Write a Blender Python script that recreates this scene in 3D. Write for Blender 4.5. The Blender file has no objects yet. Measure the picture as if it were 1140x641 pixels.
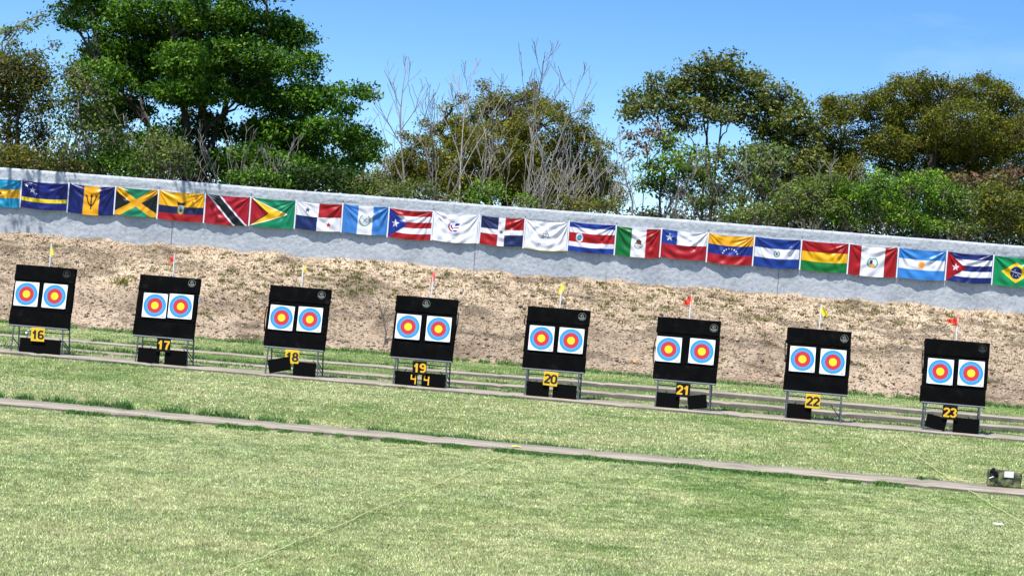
import bpy, bmesh, math, random
import numpy as np
from mathutils import Matrix, Vector, Euler
R = math.radians
rng = np.random.default_rng(7)
random.seed(7)
scene = bpy.context.scene
COL = scene.collection

# ------------------------------------------------------------------ camera
F, YAW, PITCH, ROLL, EYE = 2526.06, 0.1134, 0.0175, 0.0784, 2.965
fw = np.array([-math.sin(YAW)*math.cos(PITCH), math.cos(YAW)*math.cos(PITCH), -math.sin(PITCH)])
r0 = np.array([math.cos(YAW), math.sin(YAW), 0.0]); u0 = np.cross(r0, fw)
rt = r0*math.cos(ROLL)+u0*math.sin(ROLL); up = -r0*math.sin(ROLL)+u0*math.cos(ROLL)
EYEP = np.array([0, 0, EYE])
cam = bpy.data.cameras.new("camera"); camo = bpy.data.objects.new("camera", cam); COL.objects.link(camo)
m = Matrix.Identity(4)
for i in range(3):
    m[i][0] = rt[i]; m[i][1] = up[i]; m[i][2] = -fw[i]; m[i][3] = EYEP[i]
camo.matrix_world = m
cam.sensor_width = 36; cam.lens = F/1140*36; cam.clip_end = 6000; cam.clip_start = .1
scene.camera = camo
def _ray(px, py): return fw + rt*(px-570)/F - up*(py-320.5)/F
def at(px, py, Y):
    d = _ray(px, py); return EYEP + d*(Y/d[1])
def gz(px, py, z=0.0):
    d = _ray(px, py); return EYEP + d*((z-EYE)/d[2])

# ------------------------------------------------------------------ helpers
def tag(o, label=None, cat=None, group=None, kind=None):
    if label: o['label'] = label
    if cat: o['category'] = cat
    if group: o['group'] = group
    if kind: o['kind'] = kind
    return o
def empty(name, loc=(0, 0, 0), rot=(0, 0, 0)):
    o = bpy.data.objects.new(name, None); COL.objects.link(o)
    o.location = loc; o.rotation_euler = rot; o.empty_display_size = .2; return o
def link(name, me, parent=None, loc=None, rot=None):
    o = bpy.data.objects.new(name, me); COL.objects.link(o)
    if parent: o.parent = parent
    if loc is not None: o.location = loc
    if rot is not None: o.rotation_euler = rot
    return o
def copy_tree(o, parent=None):
    c = o.copy(); COL.objects.link(c); c.parent = parent
    for ch in [x for x in COL.objects if x.parent == o]:
        copy_tree(ch, c)
    return c
def np_mesh(name, V, Fc, mats, cols=None, smooth=False, matidx=None):
    """V (N,3); Fc list of int arrays (M,k)"""
    me = bpy.data.meshes.new(name)
    V = np.asarray(V, np.float32)
    me.vertices.add(len(V)); me.vertices.foreach_set('co', V.ravel())
    if not isinstance(Fc, list): Fc = [Fc]
    Fc = [np.asarray(f, np.int32) for f in Fc if len(f)]
    loops = np.concatenate([f.ravel() for f in Fc]); tot = np.concatenate([np.full(len(f), f.shape[1], np.int32) for f in Fc])
    me.loops.add(len(loops)); me.loops.foreach_set('vertex_index', loops)
    me.polygons.add(len(tot)); st = np.concatenate([[0], np.cumsum(tot)[:-1]]).astype(np.int32)
    me.polygons.foreach_set('loop_start', st)
    try: me.polygons.foreach_set('loop_total', tot)
    except Exception: pass
    for mt in (mats if isinstance(mats, (list, tuple)) else [mats]): me.materials.append(mt)
    if matidx is not None: me.polygons.foreach_set('material_index', np.asarray(matidx, np.int32))
    if smooth: me.polygons.foreach_set('use_smooth', np.ones(len(tot), bool))
    me.update(calc_edges=True)
    if cols is not None:
        cols = np.asarray(cols, np.float32)
        dom = 'POINT' if len(cols) == len(V) else 'FACE'
        a = me.attributes.new('Col', 'FLOAT_COLOR', dom)
        c4 = np.ones((len(cols), 4), np.float32); c4[:, :3] = cols
        a.data.foreach_set('color', c4.ravel())
    me.validate()
    return me
def box_bm(bm, c, s, rot=None, bevel=0.0, seg=2, mi=0):
    M = Matrix.Translation(c)
    if rot is not None: M = M @ Euler(rot).to_matrix().to_4x4()
    g = bmesh.ops.create_cube(bm, size=1, matrix=M @ Matrix.Diagonal((*s, 1)))
    vs = g['verts']
    if mi:
        for f in {f for v in vs for f in v.link_faces}: f.material_index = mi
    if bevel:
        es = list({e for v in vs for e in v.link_edges})
        bmesh.ops.bevel(bm, geom=es, offset=bevel, segments=seg, affect='EDGES', profile=.6)
def bm_obj(name, bm, mat, parent=None, smooth=False, loc=None, rot=None):
    me = bpy.data.meshes.new(name); bm.to_mesh(me); bm.free()
    for mt in (mat if isinstance(mat, (list, tuple)) else [mat]): me.materials.append(mt)
    if smooth:
        me.polygons.foreach_set('use_smooth', np.ones(len(me.polygons), bool))
    return link(name, me, parent, loc, rot)
def tube_arrays(paths, sides=5):
    Vs, Fs, off = [], [], 0
    for P, rad in paths:
        P = np.asarray(P, float); n = len(P); rad = np.broadcast_to(np.asarray(rad, float), (n,))
        T = np.gradient(P, axis=0); T /= np.linalg.norm(T, axis=1)[:, None]+1e-9
        a = np.where(np.abs(T[:, 2:3]) > .9, [[1., 0, 0]], [[0, 0, 1.]])
        A = np.cross(T, a); A /= np.linalg.norm(A, axis=1)[:, None]+1e-9
        for i in range(1, n):
            x = A[i-1]-T[i]*(A[i-1]@T[i]); nn = np.linalg.norm(x)
            if nn > 1e-6: A[i] = x/nn
        B = np.cross(T, A)
        th = np.arange(sides)/sides*2*np.pi
        ring = P[:, None]+rad[:, None, None]*(np.cos(th)[None, :, None]*A[:, None]+np.sin(th)[None, :, None]*B[:, None])
        Vs.append(ring.reshape(-1, 3))
        i = np.arange(n-1)[:, None]*sides; j = np.arange(sides)[None]; j2 = (j+1) % sides
        Fs.append(np.stack([i+j, i+j2, i+sides+j2, i+sides+j], -1).reshape(-1, 4)+off)
        # end caps as fan quads/tris
        off += n*sides
    return np.concatenate(Vs), np.concatenate(Fs)
def tube_obj(name, paths, mat, parent=None, sides=6, smooth=True):
    V, Fq = tube_arrays(paths, sides)
    return link(name, np_mesh(name, V, Fq, mat, smooth=smooth), parent)
def vnoise(x, y, seed=0):
    x = np.asarray(x, float); y = np.asarray(y, float)
    xi = np.floor(x).astype(np.int64); yi = np.floor(y).astype(np.int64); fx = x-xi; fy = y-yi
    fx = fx*fx*(3-2*fx); fy = fy*fy*(3-2*fy)
    def h(a, b):
        n = (a*374761393 + b*668265263 + seed*1274126177) & 0x7fffffff
        n = ((n ^ (n >> 13))*1103515245 + 12345) & 0x7fffffff
        n = ((n ^ (n >> 15))*1597334677) & 0x7fffffff
        return (n & 0xffff)/65535.0
    a = h(xi, yi); b = h(xi+1, yi); c = h(xi, yi+1); d = h(xi+1, yi+1)
    return (a*(1-fx)+b*fx)*(1-fy)+(c*(1-fx)+d*fx)*fy
def fbm(x, y, seed=0, o=4):
    s = 0; a = .5
    for i in range(o):
        s = s+a*vnoise(x*2**i, y*2**i, seed+i*17); a *= .5
    return s/(1-.5**o)

# ------------------------------------------------------------------ materials
def S(c): return tuple(((x/12.92) if x <= .04045 else ((x+.055)/1.055)**2.4) for x in c)
def mat(name):
    mt = bpy.data.materials.new(name); mt.use_nodes = True
    nt = mt.node_tree; b = nt.nodes['Principled BSDF']; return mt, nt, b
def N(nt, typ, **kw):
    n = nt.nodes.new(typ)
    for k, v in kw.items():
        if k.startswith('i_'):
            key = k[2:].replace('_', ' ')
            n.inputs[int(key) if key.isdigit() else key].default_value = v
        else: setattr(n, k, v)
    return n
def simple(name, c, rough=.6, metal=0., spec=.5, var=.12, scale=14, bump=.0, bscale=60):
    mt, nt, b = mat(name); L = nt.links
    tc = N(nt, 'ShaderNodeTexCoord'); nz = N(nt, 'ShaderNodeTexNoise', i_Scale=scale, i_Detail=5.)
    L.new(tc.outputs['Object'], nz.inputs['Vector'])
    mx = N(nt, 'ShaderNodeMix', data_type='RGBA')
    mx.inputs[6].default_value = (*[x*(1-var) for x in c], 1); mx.inputs[7].default_value = (*[min(1, x*(1+var)) for x in c], 1)
    L.new(nz.outputs['Fac'], mx.inputs[0]); L.new(mx.outputs[2], b.inputs['Base Color'])
    b.inputs['Roughness'].default_value = rough; b.inputs['Metallic'].default_value = metal
    b.inputs['Specular IOR Level'].default_value = spec
    if bump:
        n2 = N(nt, 'ShaderNodeTexNoise', i_Scale=bscale, i_Detail=4.); L.new(tc.outputs['Object'], n2.inputs['Vector'])
        bp = N(nt, 'ShaderNodeBump', i_Strength=bump, i_Distance=.01); L.new(n2.outputs['Fac'], bp.inputs['Height']); L.new(bp.outputs['Normal'], b.inputs['Normal'])
    return mt
def attr_mat(name, rough=.6, spec=.3, transl=0., sheen=0., back=None):
    mt, nt, b = mat(name); L = nt.links
    a = N(nt, 'ShaderNodeAttribute', attribute_name='Col')
    L.new(a.outputs['Color'], b.inputs['Base Color'])
    b.inputs['Roughness'].default_value = rough; b.inputs['Specular IOR Level'].default_value = spec
    if sheen:
        b.inputs['Sheen Weight'].default_value = sheen; b.inputs['Sheen Roughness'].default_value = .3
    if transl:
        tr = N(nt, 'ShaderNodeBsdfTranslucent'); L.new(a.outputs['Color'], tr.inputs['Color'])
        ms = N(nt, 'ShaderNodeMixShader', i_0=transl); L.new(b.outputs[0], ms.inputs[1]); L.new(tr.outputs[0], ms.inputs[2])
        L.new(ms.outputs[0], nt.nodes['Material Output'].inputs['Surface'])
    return mt
def ramp(nt, stops):
    r = N(nt, 'ShaderNodeValToRGB'); e = r.color_ramp.elements
    e[0].position = stops[0][0]; e[0].color = (*stops[0][1], 1)
    e[1].position = stops[-1][0]; e[1].color = (*stops[-1][1], 1)
    for p, c in stops[1:-1]:
        x = e.new(p); x.color = (*c, 1)
    return r
M_LEAF = attr_mat('leaf', .55, .2, .3)
M_GRASS = attr_mat('grass_blade', .6, .25, .25)
M_STRAW = attr_mat('straw', .7, .2, .1)
M_FLAG = attr_mat('satin_flag', .38, .4, 0, .15)
M_SLEEVE = simple('white_tape', (.72, .73, .76), .6)
M_FOAM = simple('black_foam', (.0022, .0022, .0026), .95, spec=.06, var=.6, scale=9, bump=.25, bscale=120)
def foam_mat():
    mt, nt, b = mat('scuffed_black_foam'); L = nt.links
    tc = N(nt, 'ShaderNodeTexCoord'); oi = N(nt, 'ShaderNodeObjectInfo'); sc = N(nt, 'ShaderNodeVectorMath', operation='SCALE'); sc.inputs[3].default_value = 40
    cb = N(nt, 'ShaderNodeCombineXYZ'); L.new(oi.outputs['Random'], cb.inputs[0]); L.new(oi.outputs['Random'], cb.inputs[2]); L.new(cb.outputs[0], sc.inputs[0])
    av = N(nt, 'ShaderNodeVectorMath', operation='ADD'); L.new(tc.outputs['Object'], av.inputs[0]); L.new(sc.outputs[0], av.inputs[1])
    n1 = N(nt, 'ShaderNodeTexNoise', i_Scale=3.5, i_Detail=8., i_Roughness=.7); L.new(av.outputs[0], n1.inputs['Vector'])
    r1 = ramp(nt, [(.40, (.0016, .0016, .0018)), (.58, (.0035, .0035, .0037)), (.74, (.016, .0155, .014))]); L.new(n1.outputs['Fac'], r1.inputs[0]); L.new(r1.outputs[0], b.inputs['Base Color'])
    b.inputs['Roughness'].default_value = .95; b.inputs['Specular IOR Level'].default_value = .06
    n2 = N(nt, 'ShaderNodeTexNoise', i_Scale=90.); L.new(tc.outputs['Object'], n2.inputs['Vector'])
    bp = N(nt, 'ShaderNodeBump', i_Strength=.3, i_Distance=.01); L.new(n2.outputs['Fac'], bp.inputs['Height']); L.new(bp.outputs[0], b.inputs['Normal'])
    return mt
M_FOAM = foam_mat()
M_PANEL = simple('black_board', (.002, .002, .0022), .85, spec=.08, var=.3)
M_STEEL = simple('galvanised_tube', (.13, .145, .165), .6, .3, var=.3, scale=30)
M_EMBL = simple('emblem_print', (.20, .215, .19), .7)
M_EMBLF = simple('faded_emblem_print', (.028, .03, .028), .7)
M_PAPER = simple('target_paper', (.82, .83, .84), .7, var=.04)
M_BLUE = simple('target_blue', (.014, .235, .60), .65, var=.14, scale=5)
M_BLUE2 = simple('target_pale_blue', (.030, .29, .66), .65, var=.14, scale=5)
M_RED = simple('target_red', (.50, .010, .018), .65, var=.1, scale=5)
M_GOLD = simple('target_gold', (.80, .56, .006), .65, var=.06, scale=5)
M_INK = simple('target_ink', (.10, .12, .16), .7)
M_SIGNY = simple('yellow_plate', (.83, .50, .015), .5, var=.08)
M_SIGNB = simple('black_plate', (.004, .004, .0045), .7, spec=.2)
M_DIGY = simple('amber_digit', (.86, .46, .02), .5, var=.06)
M_DIGB = simple('black_digit', (.012, .012, .012), .5)
M_YEL = simple('yellow_cloth', (.82, .70, .03), .6, var=.06)
M_REDC = simple('red_cloth', (.75, .06, .03), .6, var=.08)
M_POLE = simple('white_pole', (.78, .79, .80), .4)
M_STRAP = simple('black_strap', (.005, .005, .005), .8, spec=.15)
M_TAG = simple('blue_tag', (.30, .36, .62), .6)
M_BARKD = simple('dark_bark', (.052, .040, .028), .9, var=.4, scale=6, bump=.5, bscale=30)
M_BARKG = simple('grey_bark', (.22, .195, .17), .9, var=.4, scale=4, bump=.4, bscale=30)
M_BARKP = simple('pale_dead_wood', (.30, .27, .235), .9, var=.3, scale=4)
M_BARKM = simple('brown_grey_bark', (.15, .12, .095), .9, var=.4, scale=4)
M_CORD = simple('yellow_cord', (.60, .62, .26), .6)

def concrete_mat():
    mt, nt, b = mat('weathered_concrete'); L = nt.links
    tc = N(nt, 'ShaderNodeTexCoord')
    mp = N(nt, 'ShaderNodeMapping'); mp.inputs['Scale'].default_value = (.5, 2.5, 1); L.new(tc.outputs['Object'], mp.inputs['Vector'])
    n1 = N(nt, 'ShaderNodeTexNoise', i_Scale=2.2, i_Detail=8., i_Roughness=.65); L.new(mp.outputs[0], n1.inputs['Vector'])
    r1 = ramp(nt, [(.3, (.15, .125, .095)), (.5, (.34, .29, .215)), (.72, (.48, .42, .33))]); L.new(n1.outputs['Fac'], r1.inputs[0])
    n2 = N(nt, 'ShaderNodeTexNoise', i_Scale=30., i_Detail=4.); L.new(tc.outputs['Object'], n2.inputs['Vector'])
    mx = N(nt, 'ShaderNodeMix', data_type='RGBA', blend_type='MULTIPLY'); mx.inputs[0].default_value = .45
    L.new(r1.outputs[0], mx.inputs[6]); L.new(n2.outputs['Fac'], mx.inputs[7]); L.new(mx.outputs[2], b.inputs['Base Color'])
    b.inputs['Roughness'].default_value = .9
    bp = N(nt, 'ShaderNodeBump', i_Strength=.5, i_Distance=.01); L.new(n2.outputs['Fac'], bp.inputs['Height']); L.new(bp.outputs[0], b.inputs['Normal'])
    return mt
M_CONC = concrete_mat()
M_CONCD = simple('shaded_concrete_edge', (.085, .078, .064), .95, var=.6, scale=5)  # front faces of the strips: their shade painted on as darker concrete
def wall_mat():
    mt, nt, b = mat('rough_rendered_wall'); L = nt.links
    tc = N(nt, 'ShaderNodeTexCoord')
    n1 = N(nt, 'ShaderNodeTexNoise', i_Scale=1.1, i_Detail=9., i_Roughness=.68); L.new(tc.outputs['Object'], n1.inputs['Vector'])
    r1 = ramp(nt, [(.28, (.28, .305, .335)), (.48, (.39, .42, .45)), (.7, (.48, .505, .535))]); L.new(n1.outputs['Fac'], r1.inputs[0])
    n2 = N(nt, 'ShaderNodeTexNoise', i_Scale=9., i_Detail=7., i_Roughness=.7); L.new(tc.outputs['Object'], n2.inputs['Vector'])
    r2 = ramp(nt, [(.30, (.55, .55, .56)), (.5, (.95, .95, .95)), (.7, (1.05, 1.05, 1.05))]); L.new(n2.outputs['Fac'], r2.inputs[0])
    mx = N(nt, 'ShaderNodeMix', data_type='RGBA', blend_type='MULTIPLY'); mx.inputs[0].default_value = .8
    L.new(r1.outputs[0], mx.inputs[6]); L.new(r2.outputs[0], mx.inputs[7])
    # thin dark rain streaks with shapes of their own
    mp = N(nt, 'ShaderNodeMapping'); mp.inputs['Scale'].default_value = (5, 1, .35); L.new(tc.outputs['Object'], mp.inputs['Vector'])
    n3 = N(nt, 'ShaderNodeTexNoise', i_Scale=1., i_Detail=5.); L.new(mp.outputs[0], n3.inputs['Vector'])
    r3 = ramp(nt, [(.3, (.72, .72, .72)), (.42, (1, 1, 1)), (.9, (1, 1, 1))]); L.new(n3.outputs['Fac'], r3.inputs[0])
    m2 = N(nt, 'ShaderNodeMix', data_type='RGBA', blend_type='MULTIPLY'); m2.inputs[0].default_value = .5
    L.new(mx.outputs[2], m2.inputs[6]); L.new(r3.outputs[0], m2.inputs[7]); L.new(m2.outputs[2], b.inputs['Base Color'])
    b.inputs['Roughness'].default_value = .92
    n4 = N(nt, 'ShaderNodeTexNoise', i_Scale=9., i_Detail=7.); L.new(tc.outputs['Object'], n4.inputs['Vector'])
    bp = N(nt, 'ShaderNodeBump', i_Strength=.55, i_Distance=.04); L.new(n4.outputs['Fac'], bp.inputs['Height']); L.new(bp.outputs[0], b.inputs['Normal'])
    return mt
M_WALL = wall_mat()
M_JOINT = simple('dark_joint', (.20, .20, .21), .9)
def ground_mat():
    mt, nt, b = mat('lawn_ground'); L = nt.links
    tc = N(nt, 'ShaderNodeTexCoord')
    n1 = N(nt, 'ShaderNodeTexNoise', i_Scale=.55, i_Detail=8., i_Roughness=.6); L.new(tc.outputs['Object'], n1.inputs['Vector'])
    r1 = ramp(nt, [(.34, (.11, .155, .05)), (.5, (.22, .23, .10)), (.66, (.34, .31, .17))]); L.new(n1.outputs['Fac'], r1.inputs[0])
    n2 = N(nt, 'ShaderNodeTexNoise', i_Scale=26., i_Detail=6., i_Roughness=.75); L.new(tc.outputs['Object'], n2.inputs['Vector'])
    r2 = ramp(nt, [(.3, (.35, .38, .3)), (.5, (.9, .9, .85)), (.7, (1.25, 1.2, 1.1))]); L.new(n2.outputs['Fac'], r2.inputs[0])
    mx = N(nt, 'ShaderNodeMix', data_type='RGBA', blend_type='MULTIPLY'); mx.inputs[0].default_value = .85
    L.new(r1.outputs[0], mx.inputs[6]); L.new(r2.outputs[0], mx.inputs[7]); L.new(mx.outputs[2], b.inputs['Base Color'])
    b.inputs['Roughness'].default_value = .95; b.inputs['Specular IOR Level'].default_value = .1
    bp = N(nt, 'ShaderNodeBump', i_Strength=.6, i_Distance=.03); L.new(n2.outputs['Fac'], bp.inputs['Height']); L.new(bp.outputs[0], b.inputs['Normal'])
    return mt
M_GROUND = ground_mat()
def bank_mat():
    mt, nt, b = mat('dry_bank_soil'); L = nt.links
    tc = N(nt, 'ShaderNodeTexCoord')
    a = N(nt, 'ShaderNodeAttribute', attribute_name='Col')
    n2 = N(nt, 'ShaderNodeTexNoise', i_Scale=11., i_Detail=8., i_Roughness=.75); L.new(tc.outputs['Object'], n2.inputs['Vector'])
    r2 = ramp(nt, [(.32, (.40, .38, .36)), (.5, (.95, .93, .9)), (.68, (1.3, 1.27, 1.22))]); L.new(n2.outputs['Fac'], r2.inputs[0])
    mx = N(nt, 'ShaderNodeMix', data_type='RGBA', blend_type='MULTIPLY'); mx.inputs[0].default_value = .9
    L.new(a.outputs['Color'], mx.inputs[6]); L.new(r2.outputs[0], mx.inputs[7]); L.new(mx.outputs[2], b.inputs['Base Color'])
    b.inputs['Roughness'].default_value = .95; b.inputs['Specular IOR Level'].default_value = .1
    n3 = N(nt, 'ShaderNodeTexNoise', i_Scale=22., i_Detail=5.); L.new(tc.outputs['Object'], n3.inputs['Vector'])
    bp = N(nt, 'ShaderNodeBump', i_Strength=.9, i_Distance=.05); L.new(n3.outputs['Fac'], bp.inputs['Height']); L.new(bp.outputs[0], b.inputs['Normal'])
    return mt
M_BANK = bank_mat()

# ------------------------------------------------------------------ light and sky
SUN_EL, SUN_AZ = R(67), R(207)      # azimuth clockwise from +Y: in front of the wall, from the left
sd = Vector((math.sin(SUN_AZ)*math.cos(SUN_EL), math.cos(SUN_AZ)*math.cos(SUN_EL), math.sin(SUN_EL)))
sl = bpy.data.lights.new('sun', 'SUN'); sl.energy = 5.0; sl.angle = R(.5); sl.color = (1, .955, .88)
so = bpy.data.objects.new('sun', sl); COL.objects.link(so); so.rotation_euler = sd.to_track_quat('Z', 'Y').to_euler(); so.location = (-20, -20, 60)
w = bpy.data.worlds.new("World"); scene.world = w; w.use_nodes = True
nt = w.node_tree; L = nt.links; bg = nt.nodes['Background']; bg.inputs['Strength'].default_value = .15
sky = N(nt, 'ShaderNodeTexSky', sky_type='NISHITA'); sky.sun_disc = False; sky.sun_elevation = SUN_EL; sky.sun_rotation = SUN_AZ
sky.altitude = 300; sky.air_density = 1.0; sky.dust_density = .3; sky.ozone_density = 3.0
tc = N(nt, 'ShaderNodeTexCoord')
ad = N(nt, 'ShaderNodeVectorMath', operation='MULTIPLY_ADD'); ad.inputs[1].default_value = (1, 1, 2.6); ad.inputs[2].default_value = (0, 0, .03)
no = N(nt, 'ShaderNodeVectorMath', operation='NORMALIZE')
L.new(tc.outputs['Generated'], ad.inputs[0]); L.new(ad.outputs[0], no.inputs[0]); L.new(no.outputs[0], sky.inputs['Vector'])
mp = N(nt, 'ShaderNodeMapping'); mp.inputs['Scale'].default_value = (7, 7, 22); mp.inputs['Location'].default_value = (1.3, .4, 2.2)
L.new(tc.outputs['Generated'], mp.inputs['Vector'])
cn = N(nt, 'ShaderNodeTexNoise', i_Scale=1.0, i_Detail=7., i_Roughness=.55); L.new(mp.outputs[0], cn.inputs['Vector'])
cr = ramp(nt, [(.56, (0, 0, 0)), (.9, (.16, .16, .16))]); L.new(cn.outputs['Fac'], cr.inputs[0])
cm = N(nt, 'ShaderNodeMix', data_type='RGBA'); L.new(cr.outputs[0], cm.inputs[0]); L.new(sky.outputs[0], cm.inputs[6]); cm.inputs[7].default_value = (7.5, 7.8, 8.4, 1)
hs = N(nt, 'ShaderNodeHueSaturation'); hs.inputs['Saturation'].default_value = 1.22; L.new(cm.outputs[2], hs.inputs['Color'])
L.new(hs.outputs[0], bg.inputs['Color'])
vs = scene.view_settings; vs.view_transform = 'Standard'; vs.look = 'None'; vs.gamma = 1; vs.use_curve_mapping = False; vs.exposure = .66

# ------------------------------------------------------------------ ground, paths, bank, terrain
g = np_mesh('ground', [(-2500, -1500, 0), (2500, -1500, 0), (2500, 4000, 0), (-2500, 4000, 0)], np.array([[0, 1, 2, 3]]), M_GROUND)
tag(link('ground', g), kind='structure')
PATHS = [(32.92, 33.92, .05), (44.70, 45.80, .055), (47.35, 48.05, .06), (50.85, 51.55, .06)]
for k, (y0, y1, h) in enumerate(PATHS):
    xs = np.arange(-30, 14, .12); n = len(xs)
    e0 = y0+(fbm(xs*1.7, xs*0+k*9, 3)-.5)*.10; e1 = y1+(fbm(xs*1.7, xs*0+k*9+4, 5)-.5)*.10
    hh = h+(fbm(xs*.9, xs*0+k, 8)-.5)*.02
    if k > 1: hh = hh-.025+.075*np.clip((xs+11)/9, 0, 1)
    J = np.abs(((xs+k*.4) % 2.4)-.06) < .06
    hh = hh-np.where(J, .015, 0)
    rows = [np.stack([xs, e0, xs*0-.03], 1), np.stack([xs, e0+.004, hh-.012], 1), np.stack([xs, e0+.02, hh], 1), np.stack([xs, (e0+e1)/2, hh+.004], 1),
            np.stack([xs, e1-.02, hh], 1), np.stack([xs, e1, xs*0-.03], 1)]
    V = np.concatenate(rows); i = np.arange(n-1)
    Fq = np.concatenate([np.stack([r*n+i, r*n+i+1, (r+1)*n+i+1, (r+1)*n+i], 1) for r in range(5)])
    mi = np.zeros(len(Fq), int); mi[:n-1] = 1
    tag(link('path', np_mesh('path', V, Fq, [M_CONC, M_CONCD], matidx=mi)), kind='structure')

WY = 62.0; WTOP = 4.10; WBOT = 2.27
def bank_z(x, y):
    t = np.clip((y-57.25)/(61.9-57.25), 0, 1)
    prof = np.where(t < 1, t**.92, 1)*2.29
    lump = (fbm(x*.35, y*.5, 21)-.5)*.35*np.minimum(1, t*3)*np.minimum(1, (1-t)*6+.15)
    lump2 = (fbm(x*1.7, y*1.7, 22)-.5)*.22*np.clip(t*8, 0, 1)
    lump3 = (fbm(x*6, y*6, 23, 3)-.5)*.085*np.clip(t*8, 0, 1)
    return prof+lump*.6+lump2+lump3-.03*(t <= 0)
xs = np.arange(-32, 16, .07); ys = np.concatenate([np.arange(56.6, 57.2, .15), np.arange(57.2, 62.05, .06)])
X, Y = np.meshgrid(xs, ys); Z = bank_z(X, Y); nx, ny = len(xs), len(ys)
t = np.clip((Y-57.25)/4.65, 0, 1)
edge = t+(fbm(X*.8, Y*.8, 31)-.5)*.5
c_low = np.array([.35, .275, .20]); c_up = np.array([.44, .35, .25]); c_dk = np.array([.17, .125, .085])
k1 = np.clip((edge-.35)/.25, 0, 1)[..., None]; k2 = np.clip((fbm(X*1.2, Y*1.8, 33)-.55)*5, 0, 1)[..., None]
bc = c_low*(1-k1)+c_up*k1; bc = bc*(1-.6*k2)+c_dk*.6*k2; k3 = np.clip((fbm(X*.35, Y*.9, 36)-.5)*4, -1, 1)[..., None]; bc = bc*(1+.22*k3)
gul = np.clip((fbm(X*.9, Y*3.2+X*.3, 37, 5)-.60)*9, 0, 1)[..., None]; bc = bc*(1-.55*gul)
I, Jx = np.meshgrid(np.arange(ny-1), np.arange(nx-1), indexing='ij'); q = I*nx+Jx
Fq = np.stack([q, q+1, q+nx+1, q+nx], -1).reshape(-1, 4)
tag(link('embankment', np_mesh('embankment', np.stack([X, Y, Z], -1).reshape(-1, 3), Fq, M_BANK, bc.reshape(-1, 3), smooth=True)), kind='structure')
V = []; prof = [(62.15, -.5), (62.15, 2.3), (64, 2.35), (70, 2.2), (110, 2.0), (150, -.5)]
for x in (-90, 70):
    for y, z in prof: V.append((x, y, z))
n = len(prof); tag(link('terrain', np_mesh('terrain', V, np.array([[i, i+n, i+n+1, i+1] for i in range(n-1)]), simple('leaf_litter', (.13, .11, .06), .95, var=.5, scale=1.2))), kind='structure')

# ---- perimeter wall
wall = empty('perimeter_wall', (-8, WY, WBOT)); tag(wall, 'long pale grey rough rendered wall along the top of the bank behind the targets', 'wall')
xs = np.arange(-32, 16.01, .045); zs = np.concatenate([np.arange(1.9, 4.06, .045), [4.085, WTOP]])
X, Z = np.meshgrid(xs, zs); nx, nz = len(xs), len(zs)
dep = (fbm(X*2.2, Z*2.2, 41)-.5)*.016+(fbm(X*9, Z*9, 42, 3)-.5)*.013
lip_z = 3.735+(fbm(X*.45, X*0, 44)-.5)*.05+(fbm(X*3.5, X*0, 43)-.5)*.05
lip_on = np.clip((fbm(X*.8, X*0+5, 45)-.38)*6, 0, 1)
band = 1/(1+np.exp(-(Z-lip_z)/.012))
dep = dep*(1-.45*band)+band*.022+np.exp(-((Z-lip_z)/.022)**2)*.048*lip_on
lip2 = 3.93+(fbm(X*2.5, X*0+8, 47)-.5)*.09
dep = dep+np.exp(-((Z-lip2)/.02)**2)*.02*np.clip((fbm(X*1.1, X*0+15, 46)-.52)*8, 0, 1)
Yw = WY-dep; Yw[-1] = WY+.02
ztop = Z.copy(); ztop[-2:] += ((fbm(X*.3, X*0+2, 48)-.5)*.03+(fbm(X*4, X*0+2, 48)-.5)*.012)[-2:]
V = np.stack([X, Yw, ztop], -1).reshape(-1, 3)
I, Jx = np.meshgrid(np.arange(nz-1), np.arange(nx-1), indexing='ij'); q = I*nx+Jx
Fq = np.stack([q, q+1, q+nx+1, q+nx], -1).reshape(-1, 4)
back = np.stack([xs, xs*0+62.22, ztop[-1]], 1); back2 = np.stack([xs, xs*0+62.22, xs*0+1.5], 1); o0 = len(V)
i = np.arange(nx-1)
Ft = np.stack([(nz-1)*nx+i, (nz-1)*nx+i+1, o0+i+1, o0+i], 1); Fb = np.stack([o0+i, o0+i+1, o0+nx+i+1, o0+nx+i], 1)
me = np_mesh('wall_body', np.concatenate([V, back, back2]), [np.concatenate([Fq, Ft, Fb])], M_WALL, smooth=True)
wb = link('wall_body', me, wall); wb.location = (8, -WY, -WBOT)
for px in (189, 528, 868):
    x = at(px, 290, WY)[0]
    zz = np.arange(2.1, 3.72, .08)
    P = np.stack([x+(fbm(zz*4, zz*0+px, 50)-.5)*.03+8, zz*0-.012, zz-WBOT], 1)
    tube_obj('joint', [(P, .007)], M_JOINT, wall, 4)

# ------------------------------------------------------------------ grass
PATCH = []
def on_path(y, pad=.0):
    k = np.zeros(len(y), bool)
    for a, b_, _ in PATHS: k |= (y > a+.04-pad) & (y < b_-.04+pad)
    return k
def blades(x, y, z, h, wd, col, lean=.6):
    n = len(x); th = rng.uniform(0, 2*np.pi, n); ph = rng.uniform(0, 2*np.pi, n); ll = h*rng.uniform(.1, lean, n)
    dx, dy = np.cos(th)*wd/2, np.sin(th)*wd/2
    a = np.stack([x-dx, y-dy, z], 1); b_ = np.stack([x+dx, y+dy, z], 1); c = np.stack([x+np.cos(ph)*ll, y+np.sin(ph)*ll, z+h], 1)
    V = np.stack([a, b_, c], 1).reshape(-1, 3); Fq = np.arange(3*n).reshape(n, 3)
    return V, Fq, np.repeat(col, 3, 0)
G1 = np.array([.145, .290, .062]); G2 = np.array([.385, .505, .165]); ST = np.array([.70, .69, .385]); DK = np.array([.055, .11, .03])
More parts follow.
